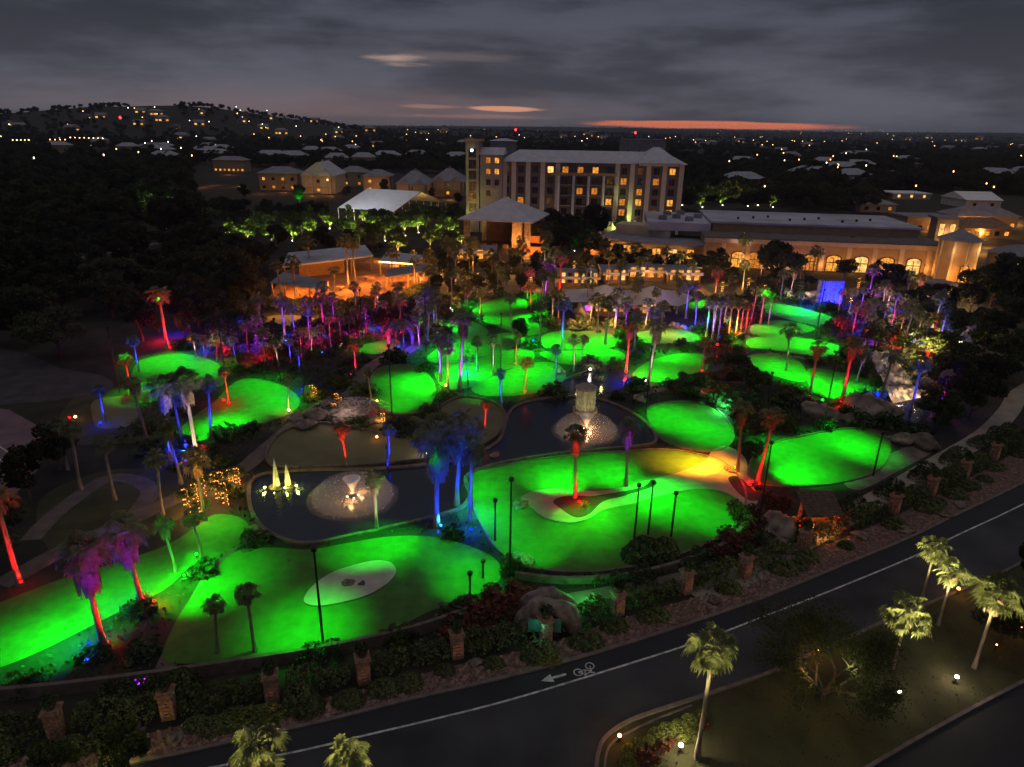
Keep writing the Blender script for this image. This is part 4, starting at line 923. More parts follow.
# ================================================================== buildings
WIN_LIT = [emat('lit_window_a', (1, .40, .055), .95, .55, 1.4), emat('lit_window_b', (1, .33, .04), .55, .6, 1.8), emat('lit_window_c', (1, .55, .16), 1.2, .5, 1.1), emat('dim_window', (1, .42, .12), .07, .7, 1.2)]
glow_m = emat('warm_interior', (1, .48, .12), 1.1, .75, .55)
def window(rt, x, z, w, h, y, lit, frame=darkwall_m, sill=False, name='window', mull=True):
    """frame with its pane as a sub-part; y is the wall's face, outside is -y"""
    m = MB(); t = .10; y0, y1 = y-.06, y+.02
    m.box(x-w/2, x+w/2, y0, y1, z, z+t); m.box(x-w/2, x+w/2, y0, y1, z+h-t, z+h); m.box(x-w/2, x-w/2+t, y0, y1, z+t, z+h-t); m.box(x+w/2-t, x+w/2, y0, y1, z+t, z+h-t)
    if mull: m.box(x-.04, x+.04, y0, y1, z+t, z+h-t)
    f = m.build(name, frame, rt); q = MB(); q.box(x-w/2+t, x+w/2-t, y-.028, y-.008, z+t, z+h-t); q.build('pane', WIN_LIT[lit-1] if lit else glass_m, f); return f
def frame_from(pxa, pya, pxb, pyb):
    a, b = P(pxa, pya), P(pxb, pyb); d = b-a; return a, d.length, math.atan2(d.y, d.x)
def hip(m, x0, x1, y0, y1, z0, z1, inset, ov=.8):
    x0 -= ov; x1 += ov; y0 -= ov; y1 += ov; ym = (y0+y1)/2
    m.add([(x0,y0,z0),(x1,y0,z0),(x1,y1,z0),(x0,y1,z0),(x0+inset,ym,z1),(x1-inset,ym,z1)], [(0,1,5,4),(1,2,5),(2,3,4,5),(3,0,4),(3,2,1,0)])
def gable(m, x0, x1, y0, y1, z0, z1, ov=.6, along='x'):
    x0 -= ov; x1 += ov; y0 -= ov; y1 += ov
    if along == 'x': ym = (y0+y1)/2; m.add([(x0,y0,z0),(x1,y0,z0),(x1,y1,z0),(x0,y1,z0),(x0,ym,z1),(x1,ym,z1)], [(0,1,5,4),(1,2,5),(2,3,4,5),(3,0,4),(3,2,1,0)])
    else: xm = (x0+x1)/2; m.add([(x0,y0,z0),(x1,y0,z0),(x1,y1,z0),(x0,y1,z0),(xm,y0,z1),(xm,y1,z1)], [(0,1,4),(1,2,5,4),(2,3,5),(3,0,4,5),(3,2,1,0)])
def local(o, rz, p): return Vector(o)+Matrix.Rotation(rz, 3, 'Z') @ Vector(p)

# ---- hotel
O, Lh, rz = frame_from(503, 231.5, 677, 235)
rt = thing('hotel', 'six-storey tan hotel with rows of windows, white columns and a pale hipped roof', 'hotel', O, rz)
S = Lh/174.0; fh = 3.05*1.0; X = lambda px: (px-503)*S
top = height_to(O.lerp(P(677, 235), .5), 163)
fh = (top-2.6)/6.0
cols_ = [505.7,520,533.7,548.6,563,577.7,592.3,606.7,620.3,636,651.7,667]
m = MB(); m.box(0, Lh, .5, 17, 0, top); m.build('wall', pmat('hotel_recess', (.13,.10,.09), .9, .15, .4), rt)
for i in range(13):
    m = MB()
    x = X((cols_[i-1]+cols_[i])/2) if 0 < i < 12 else (0.35 if i == 0 else Lh-.45)
    if 4 < i < 8: continue
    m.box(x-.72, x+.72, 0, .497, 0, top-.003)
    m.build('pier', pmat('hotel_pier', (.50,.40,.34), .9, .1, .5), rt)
for i in (4, 5, 6, 7):
    x = X((cols_[i-1]+cols_[i])/2)+.3; m = MB(); m.lathe([(.42,0),(.42,top*.82)], 12, x, -.9); m.build('column', pmat('white_column', (.62,.58,.58), .8, .08, 1), rt)
m = MB(); m.box(X(549), X(613), -1.2, -.005, top*.825, top*.86); m.build('balcony_fascia', tanwall_m, rt)
LIT = {(3,0):3,(4,0):2,(5,0):2,(6,0):1,(11,0):1,(8,1):2,(10,1):2,(9,2):2,(0,3):2,(1,3):2,(7,3):1,(8,3):2,(9,3):1,(11,3):1,(8,4):2,(11,4):1,(5,2):2,(6,2):2,(1,0):0,(9,5):0}
for c, cx in enumerate(cols_):
    for r_ in range(6):
        z = top-.75-fh*(r_+1)+.5
        window(rt, X(cx), z+.15, 2.0, fh*.66, .5, LIT.get((c, r_), 4 if (c*7+r_*5) % 9 == 0 else 0))
        if 4 <= c <= 7 and r_ > 0:
            q = MB(); q.box(X(cx)-2.1, X(cx)+2.1, -.7, .497, z-.25, z-.05); q.build('balcony_slab', tanwall_m, rt)
m = MB(); m.box(X(503), X(677)-.4, .3, .497, 0, 2.3); m.build('base_course', tanwall_m, rt)
m = MB(); hip(m, 0, Lh, .4, 17, top+.01, top+3.4, 6, 1.2); m.build('roof', roof_m, rt)
m = MB(); xa, xb = X(634), X(672); hip(m, xa, xb, -1.0, 15, top+.35, top+4.9, (xb-xa)/2-.3, .8); m.build('corner_roof', roof_m, rt)
m = MB(); m.box(xa, xb, -.9, .3, top-.6, top+.34); m.build('eave', creamwall_m, rt)
for k in range(7): spot(local(O, rz, (Lh*(k+.5)/7, -16, 1)), local(O, rz, (Lh*(k+.5)/7, 0, top*.55)), (1,.72,.56), 1050, 110, 1, 1.0)
spot(local(O, rz, (-9, -14, 1)), local(O, rz, (-6, 0, top*.6)), (1,.72,.56), 1050, 110, 1, 1.0)
# west tower wing of the hotel
O2, L2, rz2 = frame_from(466, 232, 502, 233)
rt = thing('hotel_tower_wing', 'narrow tan tower wing with a flat cap at the western end of the hotel', 'building', O2, rz2)
t2 = height_to(O2, 146); S2 = L2/36
m = MB(); m.box(0, 4.2*1, .5, 9, 0, t2+1.4); m.box(10.2*0+4.6, L2-.15, 0, 12, 0, t2-2.4); m.build('wall', pmat('hotel_stucco', (.27,.215,.19), .9, .12, .4), rt)
m = MB(); m.box(-.6, 4.9, -.1, 9.6, t2+1.41, t2+2.0); m.build('cap', tanwall_m, rt)
m = MB(); gable(m, 4.6, L2-.15, 0, 12, t2-2.39, t2-.4, .5, 'x'); m.build('roof', roof_m, rt)
for k, (x, z, l) in enumerate([(7.2,t2-5,2),(7.2,t2-8.3,2),(7.2,t2-11.6,0),(9.9,t2-5,1),(9.9,t2-8.3,1),(7.2,t2-14.9,0),(9.9,t2-11.6,0)]): window(rt, x, z, 1.5, 1.8, 0, l)
for k in range(6): window(rt, 2.1, t2-3.4-3.3*k, 2.4, 2.7, .5, 0)
m = MB(); m.box(1.6, 2.3, .2, .36, t2-1.6, t2-.9); m.build('wall_lamp', emat('cool_lamp', (.8, 1, .9), 8), rt)
# wing behind, right of the hotel
O3, L3, rz3 = frame_from(684, 228, 702, 228)
rt = thing('hotel_rear_block', 'dark rear block of the hotel past its eastern end', 'building', O3+Vector((0, 24, 0)), 0)
m = MB(); m.box(-14, 3, 0, 16, 0, 18); m.build('wall', pmat('hotel_stucco', (.27,.215,.19), .9, .12, .4), rt); m = MB(); hip(m, -14, 3, 0, 16, 18.01, 20.6, 6); m.build('roof', roofd_m, rt)
for x in (-10, -6, -2): window(rt, x, 13, 1.8, 1.8, 0, 0)

# generic far house --------------------------------------------------
def simple_house(name, label, cat, o, rz, L, D, hz, roof_h, wall, roof, lits, group=None, style='hip', rows=1, ny=None, ww=1.6, wh=1.5):
    rt = thing(name, label, cat, o, rz, group)
    m = MB(); m.box(0, L, 0, D, -3, hz); m.build('wall', wall, rt)
    m = MB()
    if style == 'hip': hip(m, 0, L, 0, D, hz+.01, hz+roof_h, min(L, D)/2.2)
    elif style == 'flat': m.box(-.4, L+.4, -.4, D+.4, hz+.01, hz+.6)
    else: gable(m, 0, L, 0, D, hz+.01, hz+roof_h, .6, style)
    m.build('roof', roof, rt); n = len(lits)
    if roof_h >= 5:
        for gx in (L*.22, L*.74):
            q = MB(); q.box(gx-2.6, gx+2.6, -2.2, -.003, 0, hz-.2); q.build('bay', wall, rt); q = MB(); gable(q, gx-2.6, gx+2.6, -2.4, 6, hz-.15, hz+2.4, .4, 'y'); q.build('bay_roof', roof, rt)
            q = MB(); q.box(gx-2.2, gx+2.2, -3.6, -2.25, 2.9, 3.05); q.build('balcony', roofd_m, rt)
        q = MB(); q.box(L*.5-.5, L*.5+.5, D*.5, D*.5+1, hz+.2, hz+roof_h+.8); q.build('chimney', wall, rt)
    for i, l in enumerate(lits):
        if l is None: continue
        r_ = i % rows; c = i//rows; nc = (n+rows-1)//rows
        window(rt, L*(c+.5)/nc, hz-(r_+1)*(hz-.3)/rows+.55, min(ww, L/nc*.7), wh, 0, l, mull=False)
    return rt
def hpx(x0, x1, yb, yt, name, label, cat, D, roof_h, wall, roof, lits, **k):
    a, L, rz = frame_from(x0, yb, x1, yb+k.pop('dy', (x1-x0)*.0175)); h = height_to(a.lerp(P(x1, yb), .5), yt); return simple_house(name, label, cat, a, rz, L, D, h, roof_h, wall, roof, lits, **k), a, L, rz, h
# ---- villas west of the hotel
hpx(260, 298, 190, 173, 'villa', 'long grey-roofed villa with amber ground-floor lights, farthest west of its row', 'house', 14, 3, tanwall_m, roofd_m, [1,0,0,2,2,0,0,1], rows=2)
hpx(302, 336, 193, 175, 'villa', 'pale gabled villa with a bright end wall beside the long grey villa', 'house', 22, 6, creamwall_m, roof_m, [0,2,0,1,3,1], rows=2, style='y')
hpx(214, 245, 172, 160, 'villa', 'dark house with a row of amber porch lights on the western rise', 'house', 12, 2.5, tanwall_m, roofd_m, [1,1,2,1,1,2,1])
hpx(364, 390, 192, 176, 'villa', 'villa with a glowing amber gallery behind the white marquee', 'house', 12, 3, tanwall_m, roofd_m, [1,1,0,2], rows=2)
hpx(397, 428, 199, 184, 'villa', 'grey hipped villa close behind the white marquee\'s peak', 'house', 22, 5.5, tanwall_m, roofd_m, [0,2,0,1,0,1], rows=2)
hpx(432, 464, 196, 181, 'villa', 'grey hipped villa next to the hotel tower wing', 'house', 22, 5.5, tanwall_m, roofd_m, [2,1,0,1,1,0], rows=2)
hpx(340, 366, 186, 172, 'villa', 'dim low villa between the gabled villa and the amber gallery', 'house', 12, 3, tanwall_m, roofd_m, [0,1,0,2], rows=2)
for px, py, p in ((230,172,600),(262,190,500),(285,189,500),(312,192,900),(330,192,700),(375,190,900),(405,197,500),(450,196,900),(440,192,500),(216,182,400),(240,183,400),(205,184,400),(325,178,700)): point(P(px, py, 1.5)+Vector((0,-2,0)), COL['o'], p*.95, .5)
# ---- white marquee
A_, B_, C_ = P(338, 207.5, 4), P(394, 211.5, 4), P(446, 202, 4); D_ = A_+C_-B_; O_ = Vector((A_.x, A_.y, 0))
rt = thing('marquee', 'large white marquee with a bright gabled roof among the trees', 'marquee', O_)
c4 = [q-O_ for q in (A_, B_, C_, D_)]; mBC = (B_+C_)/2; mBC.z = 0; rh = height_to(mBC, 191.5); r1 = (c4[1]+c4[2])/2; r0_ = (c4[0]+c4[3])/2; r1.z = r0_.z = rh
m = MB(); m.add([*c4, r0_, r1], [(0,1,5,4),(2,3,4,5)]); m.add([v-Vector((0,0,.12)) for v in (*c4, r0_, r1)], [(4,5,1,0),(5,4,3,2)]); m.build('roof', white_m, rt)
m = MB(); m.add([c4[3], c4[0], r0_], [(0,1,2)]); m.build('gable_wall', white_m, rt)
for i0, i1, n_ in ((0,1,7),(1,2,5),(2,3,7),(3,0,5)):
    for k in range(n_):
        p_ = c4[i0].lerp(c4[i1], (k+.02)/n_); q = MB(); q.box(p_.x-.12, p_.x+.12, p_.y-.12, p_.y+.12, 0, 3.85); q.build('pole', white_m, rt)
m = MB(); m.tube([c4[1]-Vector((0,0,.1)), r1-Vector((0,0,.1)), c4[2]-Vector((0,0,.1))], .12, 6); m.build('gable_frame', tanwall_m, rt)
cc = (A_+C_)/2; cc.z = 2.6
for s in (.25, .8): q = A_.lerp(B_, s)*.5+D_.lerp(C_, s)*.5; q.z = 2.4; point(q, (1, .5, .16), 1500, .5)
for s in (.2, .5, .8):
    q = A_.lerp(B_, s); spot(q+Vector((-4, -16, 8)), q+Vector((0, 8, 3)), (.9,.88,1), 5200, 80, 1, .6)
POLY.append([(q.x, q.y) for q in (A_, B_, C_, D_)])
# ---- hipped pavilion
b = P(505, 246); rt = thing('hipped_pavilion', 'open pavilion with a broad pyramidal grey roof and stone posts before the hotel', 'pavilion', b, -.25)
h = height_to(b, 216); ap = height_to(b, 197); w = 10.6
m = MB(); m.add([(-w,-w,h),(w,-w,h),(w,w,h),(-w,w,h),(0,0,ap),(-w,-w,h-.35),(w,-w,h-.35),(w,w,h-.35),(-w,w,h-.35)], [(0,1,4),(1,2,4),(2,3,4),(3,0,4),(0,5,6,1),(1,6,7,2),(2,7,8,3),(3,8,5,0),(8,7,6,5)]); m.build('roof', roof_m, rt)
for x in (-8.6, 8.6):
    for y in (-8.6, 8.6): m = MB(); m.box(x-.75, x+.75, y-.75, y+.75, 0, h-.36); m.build('post', stone_m, rt)
m = MB(); m.box(-7.8, 7.8, 7.6, 8, 0, h-.4); m.build('back_wall', darkwall_m, rt)
m = MB(); m.box(2.5, 5.5, -2, 0, 0, h-.4); m.build('chimney', stone_m, rt)
for k in range(4): m = MB(); m.box(-6+k*3.2, -4.6+k*3.2, -4, -3, 0, 1); m.build('table', wood_m, rt)
p_ = Matrix.Rotation(-.25, 3, 'Z')
point(b+p_ @ Vector((4, -4.5, 2.5)), COL['o'], 1500, .4); point(b+p_ @ Vector((8, -10.5, 2)), COL['o'], 500, .4); point(b+Vector((9, -14, 2)), COL['o'], 1800, .4); point(b+Vector((-9, -9, 1.5)), COL['o'], 120, .4)
# terracotta fire court below the pavilion
a, L, rz = frame_from(519, 256, 543, 257); rt = thing('fire_court', 'small terracotta courtyard wall glowing orange below the hipped pavilion', 'courtyard wall', a, rz)
m = MB(); m.box(0, L, 0, .5, 0, 2.6); m.box(0, .5, .503, 7, 0, 2.6); m.box(L-.5, L, .503, 7, 0, 2.6); m.build('wall', deck_m, rt); m = MB(); m.box(0, L, 6.5, 7.0, 2.603, 4.4); m.build('upper_wall', deck_m, rt)
for s in (.2, .5, .8): point(local(a, rz, (L*s, -2.4, .8)), COL['o'], 700, .3)
# ---- low curved restaurant
a, L, rz = frame_from(598, 256, 706, 266)
rt = thing('restaurant', 'low restaurant with a curved grey roof and amber windows before the hotel', 'restaurant', a, rz)
def arc(x): return 3.2-4.6*math.sin(math.pi*min(1, max(0, x/L)))
n = 18; hw = 4.6
m = MB(); po = [(L*i/n, arc(L*i/n)) for i in range(n+1)]+[(L, 14), (0, 14)]; m.prism(po, 0, hw); m.build('wall', tanwall_m, rt)
m = MB(); po = [(L*i/n*1.04-.02*L, arc(L*i/n)-1.8) for i in range(n+1)]+[(L*1.02, 15), (-.02*L, 15)]; m.prism(po, hw+.005, hw+.45); m.build('roof', roofd_m, rt)
m = MB(); m.box(2, 17, 8, 14.5, hw+.46, hw+3.2); m.build('clerestory', creamwall_m, rt)
m = MB(); m.box(-4.4, -.1, 1, 8, 0, 3.8); m.build('porch', deck_m, rt)
for i, (x, l) in enumerate([(4,2),(8,1),(12,2),(16,1),(20,3),(24,1),(28,3),(31,3)]):
    if x < L-1: window(rt, x, .5, 2.2, 3.2, arc(x)-.25, l)
for x in (-2, 5, 14, 22, 29): point(local(a, rz, (x, arc(max(0, x))-3.2, 1.6)), (1, .5, .15), 420, .3)
m = MB(); m.box(14, L, -5.5, -5.2, .3, .45); m.build('handrail', emat('rail_glow', (1, .5, .2), .5), rt)  # rail is no lamp; its glow is emission put into the material
# ---- long hall
a, L, rz = frame_from(703, 266, 941, 276)
rt = thing('long_hall', 'long tan event hall with a broad flat grey roof and amber arched doors', 'hall', a, rz)
hw = height_to(a.lerp(P(941, 276), .5), 242.5); S = L/238
m = MB(); m.box(0, L, 0, 12, 0, hw); m.build('wall', tanwall_m, rt)
m = MB(); m.box(-.4, L+.4, -.35, .0-.003, hw-.9, hw+.1); m.build('cornice', creamwall_m, rt)
m = MB(); m.box(-.3, L+.3, .1, 12, hw+.003, hw+.35); m.build('lower_roof', pmat('brown_roof', (.15,.11,.10), .9, .2, .5), rt)
m = MB(); m.box(3, L-2, 12.05, 38, 0, hw+2.3); m.build('upper_wall', tanwall_m, rt)
m = MB(); m.box(2.4, L-1.4, 11.5, 39, hw+2.31, hw+2.8); m.build('upper_roof', flat_m, rt)
m = MB(); m.box(-14, 2.3, 11, 36, hw+.1, hw+2.2); m.build('service_block', flat_m, rt)
for i, (x, y) in enumerate(((-11,16),(-7,20),(-4,15),(-1,22),(-9,27),(-5,30))):
    q = MB(); q.box(x, x+2.2, y, y+1.6, hw+2.21, hw+3.2); q.box(x+.3, x+1.9, y+.2, y+1.3, hw+3.21, hw+3.4); q.build('rooftop_unit', roofd_m, rt)
for k in range(9):
    q = MB(); x = 10+k*(L-16)/9; q.box(x, x+.5, 18+3*(k % 3), 18.5+3*(k % 3), hw+2.81, hw+3.4); q.build('roof_vent', metal_m, rt)
def archdoor(rt, x, z, w, h, y, lit):
    n = 10; m = MB(); o_ = []; i_ = []
    for k in range(n+1):
        t = math.pi*k/n; o_.append((x-(w/2)*math.cos(t), z+h+.22*w*math.sin(t))); i_.append((x-(w/2-.25)*math.cos(t), z+h+.22*w*math.sin(t)-.2))
    o_ = [(x-w/2, z)]+o_+[(x+w/2, z)]; i_ = [(x-w/2+.25, z)]+i_+[(x+w/2-.25, z)]
    vs = [(p[0], y-.2, p[1]) for p in o_]+[(p[0], y-.2, p[1]) for p in i_]+[(p[0], y+.0-.003, p[1]) for p in o_]; k = len(o_)
    m.add(vs, [(j, j+1, k+j+1, k+j) for j in range(k-1)]+[(j+1, j, 2*k+j, 2*k+j+1) for j in range(k-1)])
    m.box(x-.06, x+.06, y-.14, y-.03, z, z+h); m.box(x-w/2+.25, x-.07, y-.14, y-.03, z+h*.62, z+h*.68); m.box(x+.07, x+w/2-.25, y-.14, y-.03, z+h*.62, z+h*.68)
    f = m.build('arched_door', darkwall_m, rt)
    q = MB(); q.add([(p[0], y-.02, p[1]) for p in i_], [tuple(range(k))]); q.build('pane', WIN_LIT[lit-1], f)
for px, l in ((738,1),(755,2),(772,1),(811,2),(834,1),(861,3),(886,1),(912,3)): archdoor(rt, (px-703)*S, .1, 3.6, 3.2, 0, l)
for px in (722, 747, 764, 790, 822, 848, 873, 899, 925): 
    x = (px-703)*S; point(local(a, rz, (x, -1.7, 1.6)), (1, .40, .07), 210, .25)
    q = MB(); q.box(x-.5, x+.5, -.3, -.004, 0, hw-1.0); q.build('pilaster', creamwall_m, rt)
for px in (735, 800, 835, 861, 887, 912, 928): point(local(a, rz, ((px-703)*S, -3.4, 3.4)), (1, .40, .08), 150, .3)
# ---- turret and tower at the east end of the hall
b = P(951, 279); rt = thing('octagonal_turret', 'octagonal tan turret with a dark pointed roof at the end of the long hall', 'turret', b)
th = height_to(b, 240); m = MB(); m.lathe([(4.0,0),(4.0,th)], 8); m.build('wall', tanwall_m, rt)
m = MB(); m.lathe([(4.9,th+.01),(4.9,th+.3),(.3,th+2.4)], 8); m.build('roof', roofd_m, rt)
m = MB()
for k in range(8):
    t = k*math.pi/4; m.box(4.0*math.cos(t)-.25, 4.0*math.cos(t)+.25, 4.0*math.sin(t)-.25, 4.0*math.sin(t)+.25, 0, th-.02)
m.build('pilaster', creamwall_m, rt)
archdoor(rt, 0, .1, 2.2, 3.4, -3.78, 1)
for dx in (-3.2, 0, 3.2): point(b+Vector((dx, -5.6, 1.4)), (1,.40,.07), 700, .25)
point(b+Vector((3.6, -4.2, th-2)), (1,.6,.25), 260, .2); point(b+Vector((-3.6, -4.2, th-2)), (1,.6,.25), 200, .2)
a, L, rz = frame_from(931, 252, 952, 253); th = height_to(a, 219)
rt = thing('square_tower', 'square lit tower rising behind the octagonal turret', 'tower', a, rz)
m = MB(); m.box(0, L, 0, 6, 0, th); m.build('wall', tanwall_m, rt); m = MB(); m.box(-.7, L+.7, -.7, 6.7, th+.01, th+.6); m.build('roof', roofd_m, rt)
for x in (L*.25, L*.75): window(rt, x, th-5.2, 1.5, 4, 0, 3, mull=False)
for x in (L*.5,): point(local(a, rz, (x, -1.8, th-4)), (1, .55, .2), 500, .3)
# ---- east wings behind the hall
hpx(905, 950, 232, 218, 'lodge_wing', 'low lodge wing with pale flat roof behind the square tower', 'building', 12, 1, tanwall_m, roofd_m, [1,0,2,1,2], style='flat')
hpx(955, 1016, 229, 216, 'lodge_wing', 'eastern lodge wing with amber-lit porches behind the trees', 'building', 12, 3, tanwall_m, roofd_m, [1,1,2,1,3,1])
hpx(962, 1010, 238, 228, 'lodge_wing', 'lower east wing with a terracotta hip roof', 'building', 10, 3, tanwall_m, pmat('terracotta_roof', (.22,.13,.09), .8, .25, 1), [1,2,1,0,1])
hpx(892, 930, 199, 194, 'roof_pavilion', 'pale flat-roofed pavilion with bright lights beneath in the eastern woods', 'pavilion', 16, .6, creamwall_m, white_m, [3,3,3], style='flat')
hpx(965, 1000, 208, 200, 'barn', 'pale metal-roofed barn in the eastern woods', 'barn', 20, 3.2, roof_m, white_m, [0,0], style='x')
hpx(770, 802, 200, 192, 'house', 'grey gabled house in the woods behind the long hall', 'house', 10, 3, roofd_m, roof_m, [0,2,0], style='x')
hpx(800, 830, 168, 164, 'house', 'pale-roofed house beyond the woods north of the hall', 'house', 12, 3, roofd_m, roof_m, [3,0,0])
hpx(860, 895, 212, 204, 'house', 'dim grey roofs in the woods by the pale pavilion', 'house', 14, 2.4, roofd_m, roofd_m, [0,0,2])
for px, py, p in ((935,226,700),(945,224,500),(970,226,900),(985,216,900),(1005,214,1200),(1012,218,900),(975,231,800),(992,228,900),(915,222,500),(960,238,900),(975,245,600),(985,240,600)): point(P(px, py, 2)+Vector((0,-3,0)), (1,.44,.09), p*3.2, .5)
a, L, rz = frame_from(985, 252, 1020, 254); simple_house('garden_lodge', 'small lodge with amber windows beyond the round eastern oak', 'house', P(1008, 272), .1, 9, 8, 4, 2.2, tanwall_m, roofd_m, [1,2,1])
simple_house('kiosk', 'small brightly lit kiosk below the octagonal turret', 'kiosk', P(928, 302), .1, 5, 4, 3.2, 1, tanwall_m, roofd_m, [3,1], style='flat', ww=2.0, wh=2.2)
for px, py in ((905,290),(932,302),(953,300),(963,297),(970,294),(912,298),(1000,262),(1012,256),(718,275),(733,283)): point(P(px, py, 2)+Vector((0,-1.5,0)), (1,.62,.28), 420, .3)
# ---- buildings behind the hotel
hpx(622, 664, 165, 140, 'office_block', 'boxy flat-roofed building far behind the hotel', 'building', 25, 1, roofd_m, roofd_m, [0,1,0,0,0,2,0,0], style='flat', rows=2)
hpx(490, 516, 168, 141, 'chapel_block', 'dark roof block behind the hotel with a red beacon', 'building', 20, 2, roofd_m, roof_m, [0,0])
def beacon(px, py, yt, label):
    p = PT(px, py); h = height_to(p, yt); rt = thing('radio_mast', label, 'mast', p)
    m = MB(); m.tube([(0,0,0),(0,0,h)], [.5,.15], 6); m.build('mast', metal_m, rt); s = p.length*.0016
    m = MB(); m.lathe([(s*.4,h),(s,h+s),(s*.4,h+2*s)], 8); m.build('beacon', emat('red_beacon', (1,.03,.04), 6), rt)
beacon(515, 166, 131, 'red aircraft beacon on a mast behind the hotel roof\'s western part'); beacon(633, 165, 134, 'pinkish red beacon on a mast beyond the hotel\'s eastern part'); beacon(124, 140, 119, 'thin mast with a red beacon on the western hillside')

# ---- terrace bar
a, L, rz = frame_from(270, 300, 345, 305)
def slab(name, label, cat, px, z0, z1, mat):
    w = [P(*p) for p in px]; m = MB(); m.prism([(p.x, p.y) for p in w][::-1], z0, z1); o = m.build(name, mat); tag(o, label, cat); POLY.append([(p.x, p.y) for p in w]); return o
slab('terrace_deck', 'broad terracotta deck glowing orange under the terrace bar', 'deck', [(268,302),(345,304),(395,293),(432,281),(425,262),(360,258),(285,272)], 0, .35, deck_m)
def open_roof(name, label, pts, zt, th, slope, posts, mat=roof_m, fascia=None):
    w = [P(*p) for p in pts]; c = sum(w, Vector())/len(w); rt = thing(name, label, 'pergola', c)
    m = MB(); n = len(w); vs = [(p.x-c.x, p.y-c.y, zt+(slope if i in (2, 3) else 0)) for i, p in enumerate(w)]; vs += [(x, y, z+th) for x, y, z in vs]
    m.add(vs, [(3,2,1,0),(4,5,6,7)]+[(i, (i+1) % n, n+(i+1) % n, n+i) for i in range(n)]); m.build('roof', mat, rt)
    for i in range(posts):
        t = (i+.1)/(posts-.8); 
        for q, (i0, i1, zz) in enumerate(((0, 1, zt), (3, 2, zt+slope))):
            p = w[i0].lerp(w[i1], min(1, t))-c; m = MB(); m.box(p.x-.13, p.x+.13, p.y-.13, p.y+.13, .35, zz-.01); m.build('post', wood_m, rt)
    return rt, w, c
open_roof('bar_pavilion', 'long timber bar building with a pale roof slab on the terrace', [(284,285),(374,272),(366,263),(290,272)], 3.6, .35, .5, 5, flat_m)
open_roof('front_pergola', 'low pergola with a dark roof along the terrace\'s western front', [(272,298),(325,305),(330,297),(285,288)], 2.9, .25, .2, 5, roofd_m)
open_roof('lit_pergola', 'pergola edged with a bright amber light strip at the terrace\'s far side', [(380,277),(418,280),(424,272),(388,268)], 3.4, .25, .3, 4, flat_m)
open_roof('side_pergola', 'dark flat pergola over the bar counter at the terrace\'s eastern corner', [(386,293),(430,285),(426,279),(388,285)], 3.0, .25, .2, 5, roofd_m)
pa, pb = P(380, 277, 0), P(418, 280, 0); m = MB(); m.tube([(pa.x, pa.y-.15, 3.45), (pb.x, pb.y-.15, 3.45)], .10, 8); o = m.build('light_strip', emat('strip_glow', (1, .62, .15), 9)); tag(o, 'glowing amber light strip under the pergola\'s front edge', 'light strip')
m = MB(); 
w0, w1 = P(300, 279), P(345, 274); o_ = link('bar_back_wall', None) if False else None
d_ = (w1-w0); mm = MB(); mm.box(0, d_.length, 0, .4, .35, 3.4); o = mm.build('timber_wall', wood_m); o.location = w0; o.rotation_euler = (0, 0, math.atan2(d_.y, d_.x)); tag(o, 'warm timber back wall under the bar pavilion\'s roof', 'wall')
for px, py, p in ((290,286,500),(305,290,700),(325,286,900),(345,281,900),(365,276,600),(300,282,500),(330,295,700),(355,292,800),(385,284,500),(400,279,700),(415,281,500),(390,272,500),(275,302,350),(295,304,350),(315,306,350),(400,290,400),(415,287,400),(372,270,400),(410,270,400)): point(P(px, py, 2.3), (1,.34,.05), p*1.5, .25)
for i, (px, py) in enumerate([(300,296),(312,294),(340,290),(352,284),(366,280),(378,288),(335,299),(358,296)]):
    rt = thing('terrace_table', None, 'table', P(px, py, .35)); m = MB(); m.lathe([(.9,.70),(.9,.76)], 12); m.build('table_top', wood_m, rt); m = MB(); m.lathe([(.3,0),(.08,.05),(.08,.69)], 8); m.build('pedestal', metal_m, rt)
    for k in range(4):
        t = k*math.pi/2; m = MB(); m.box(1.25*math.cos(t)-.22, 1.25*math.cos(t)+.22, 1.25*math.sin(t)-.22, 1.25*math.sin(t)+.22, .40, .46); m.build('stool', wood_m, rt)
    autolabel(rt, 'round table with four stools on the terrace deck', px, py, '')
for p0_, p1_ in (((262,306),(300,309)),((300,309),(345,310)),((345,310),(385,302)),((385,302),(425,294))):
    q0_, q1_ = P(*p0_), P(*p1_); hedge_piece(q0_, q1_, 2.6, 1.9, hedge_m, 'dark hedge screening the terrace bar', *proj((q0_+q1_)/2))  # hedge row added to stop terrace light spilling onto the ground in front
# ---- sail-roofed clubhouse
def sail(px, py, w, d, h, label, ry=0):
    b = P(px, py); rt = thing('sail_canopy', label, 'canopy', b, ry); n = 24; K = 8; vs = []
    for j in range(K+1):
        t = j/K; z = h+(2.0)*(1-t)**1.7
        for k in range(n):
            a = 2*math.pi*k/n; sc = 1-.10*abs(math.sin(2.5*a))*t; vs.append((w*t*sc*math.cos(a)+.15*math.cos(a), d*t*sc*math.sin(a)+.15*math.sin(a), z-.5*t*(1-abs(math.sin(2.5*a)))))
    m = MB(); m.add(vs, [(j*n+k, (j+1)*n+k, (j+1)*n+(k+1) % n, j*n+(k+1) % n) for j in range(K) for k in range(n)]); m.build('canvas', tent_m, rt, True)
    for k in range(5): a = 2*math.pi*(k+.5)/5; q = MB(); q.tube([(w*.85*math.cos(a), d*.85*math.sin(a), 0), (w*.85*math.cos(a), d*.85*math.sin(a), h+.1)], .12, 8); q.build('pole', metal_m, rt)
    q = MB(); q.tube([(0,0,0),(0,0,h+2.4)], .15, 8); q.build('mast', metal_m, rt); return b
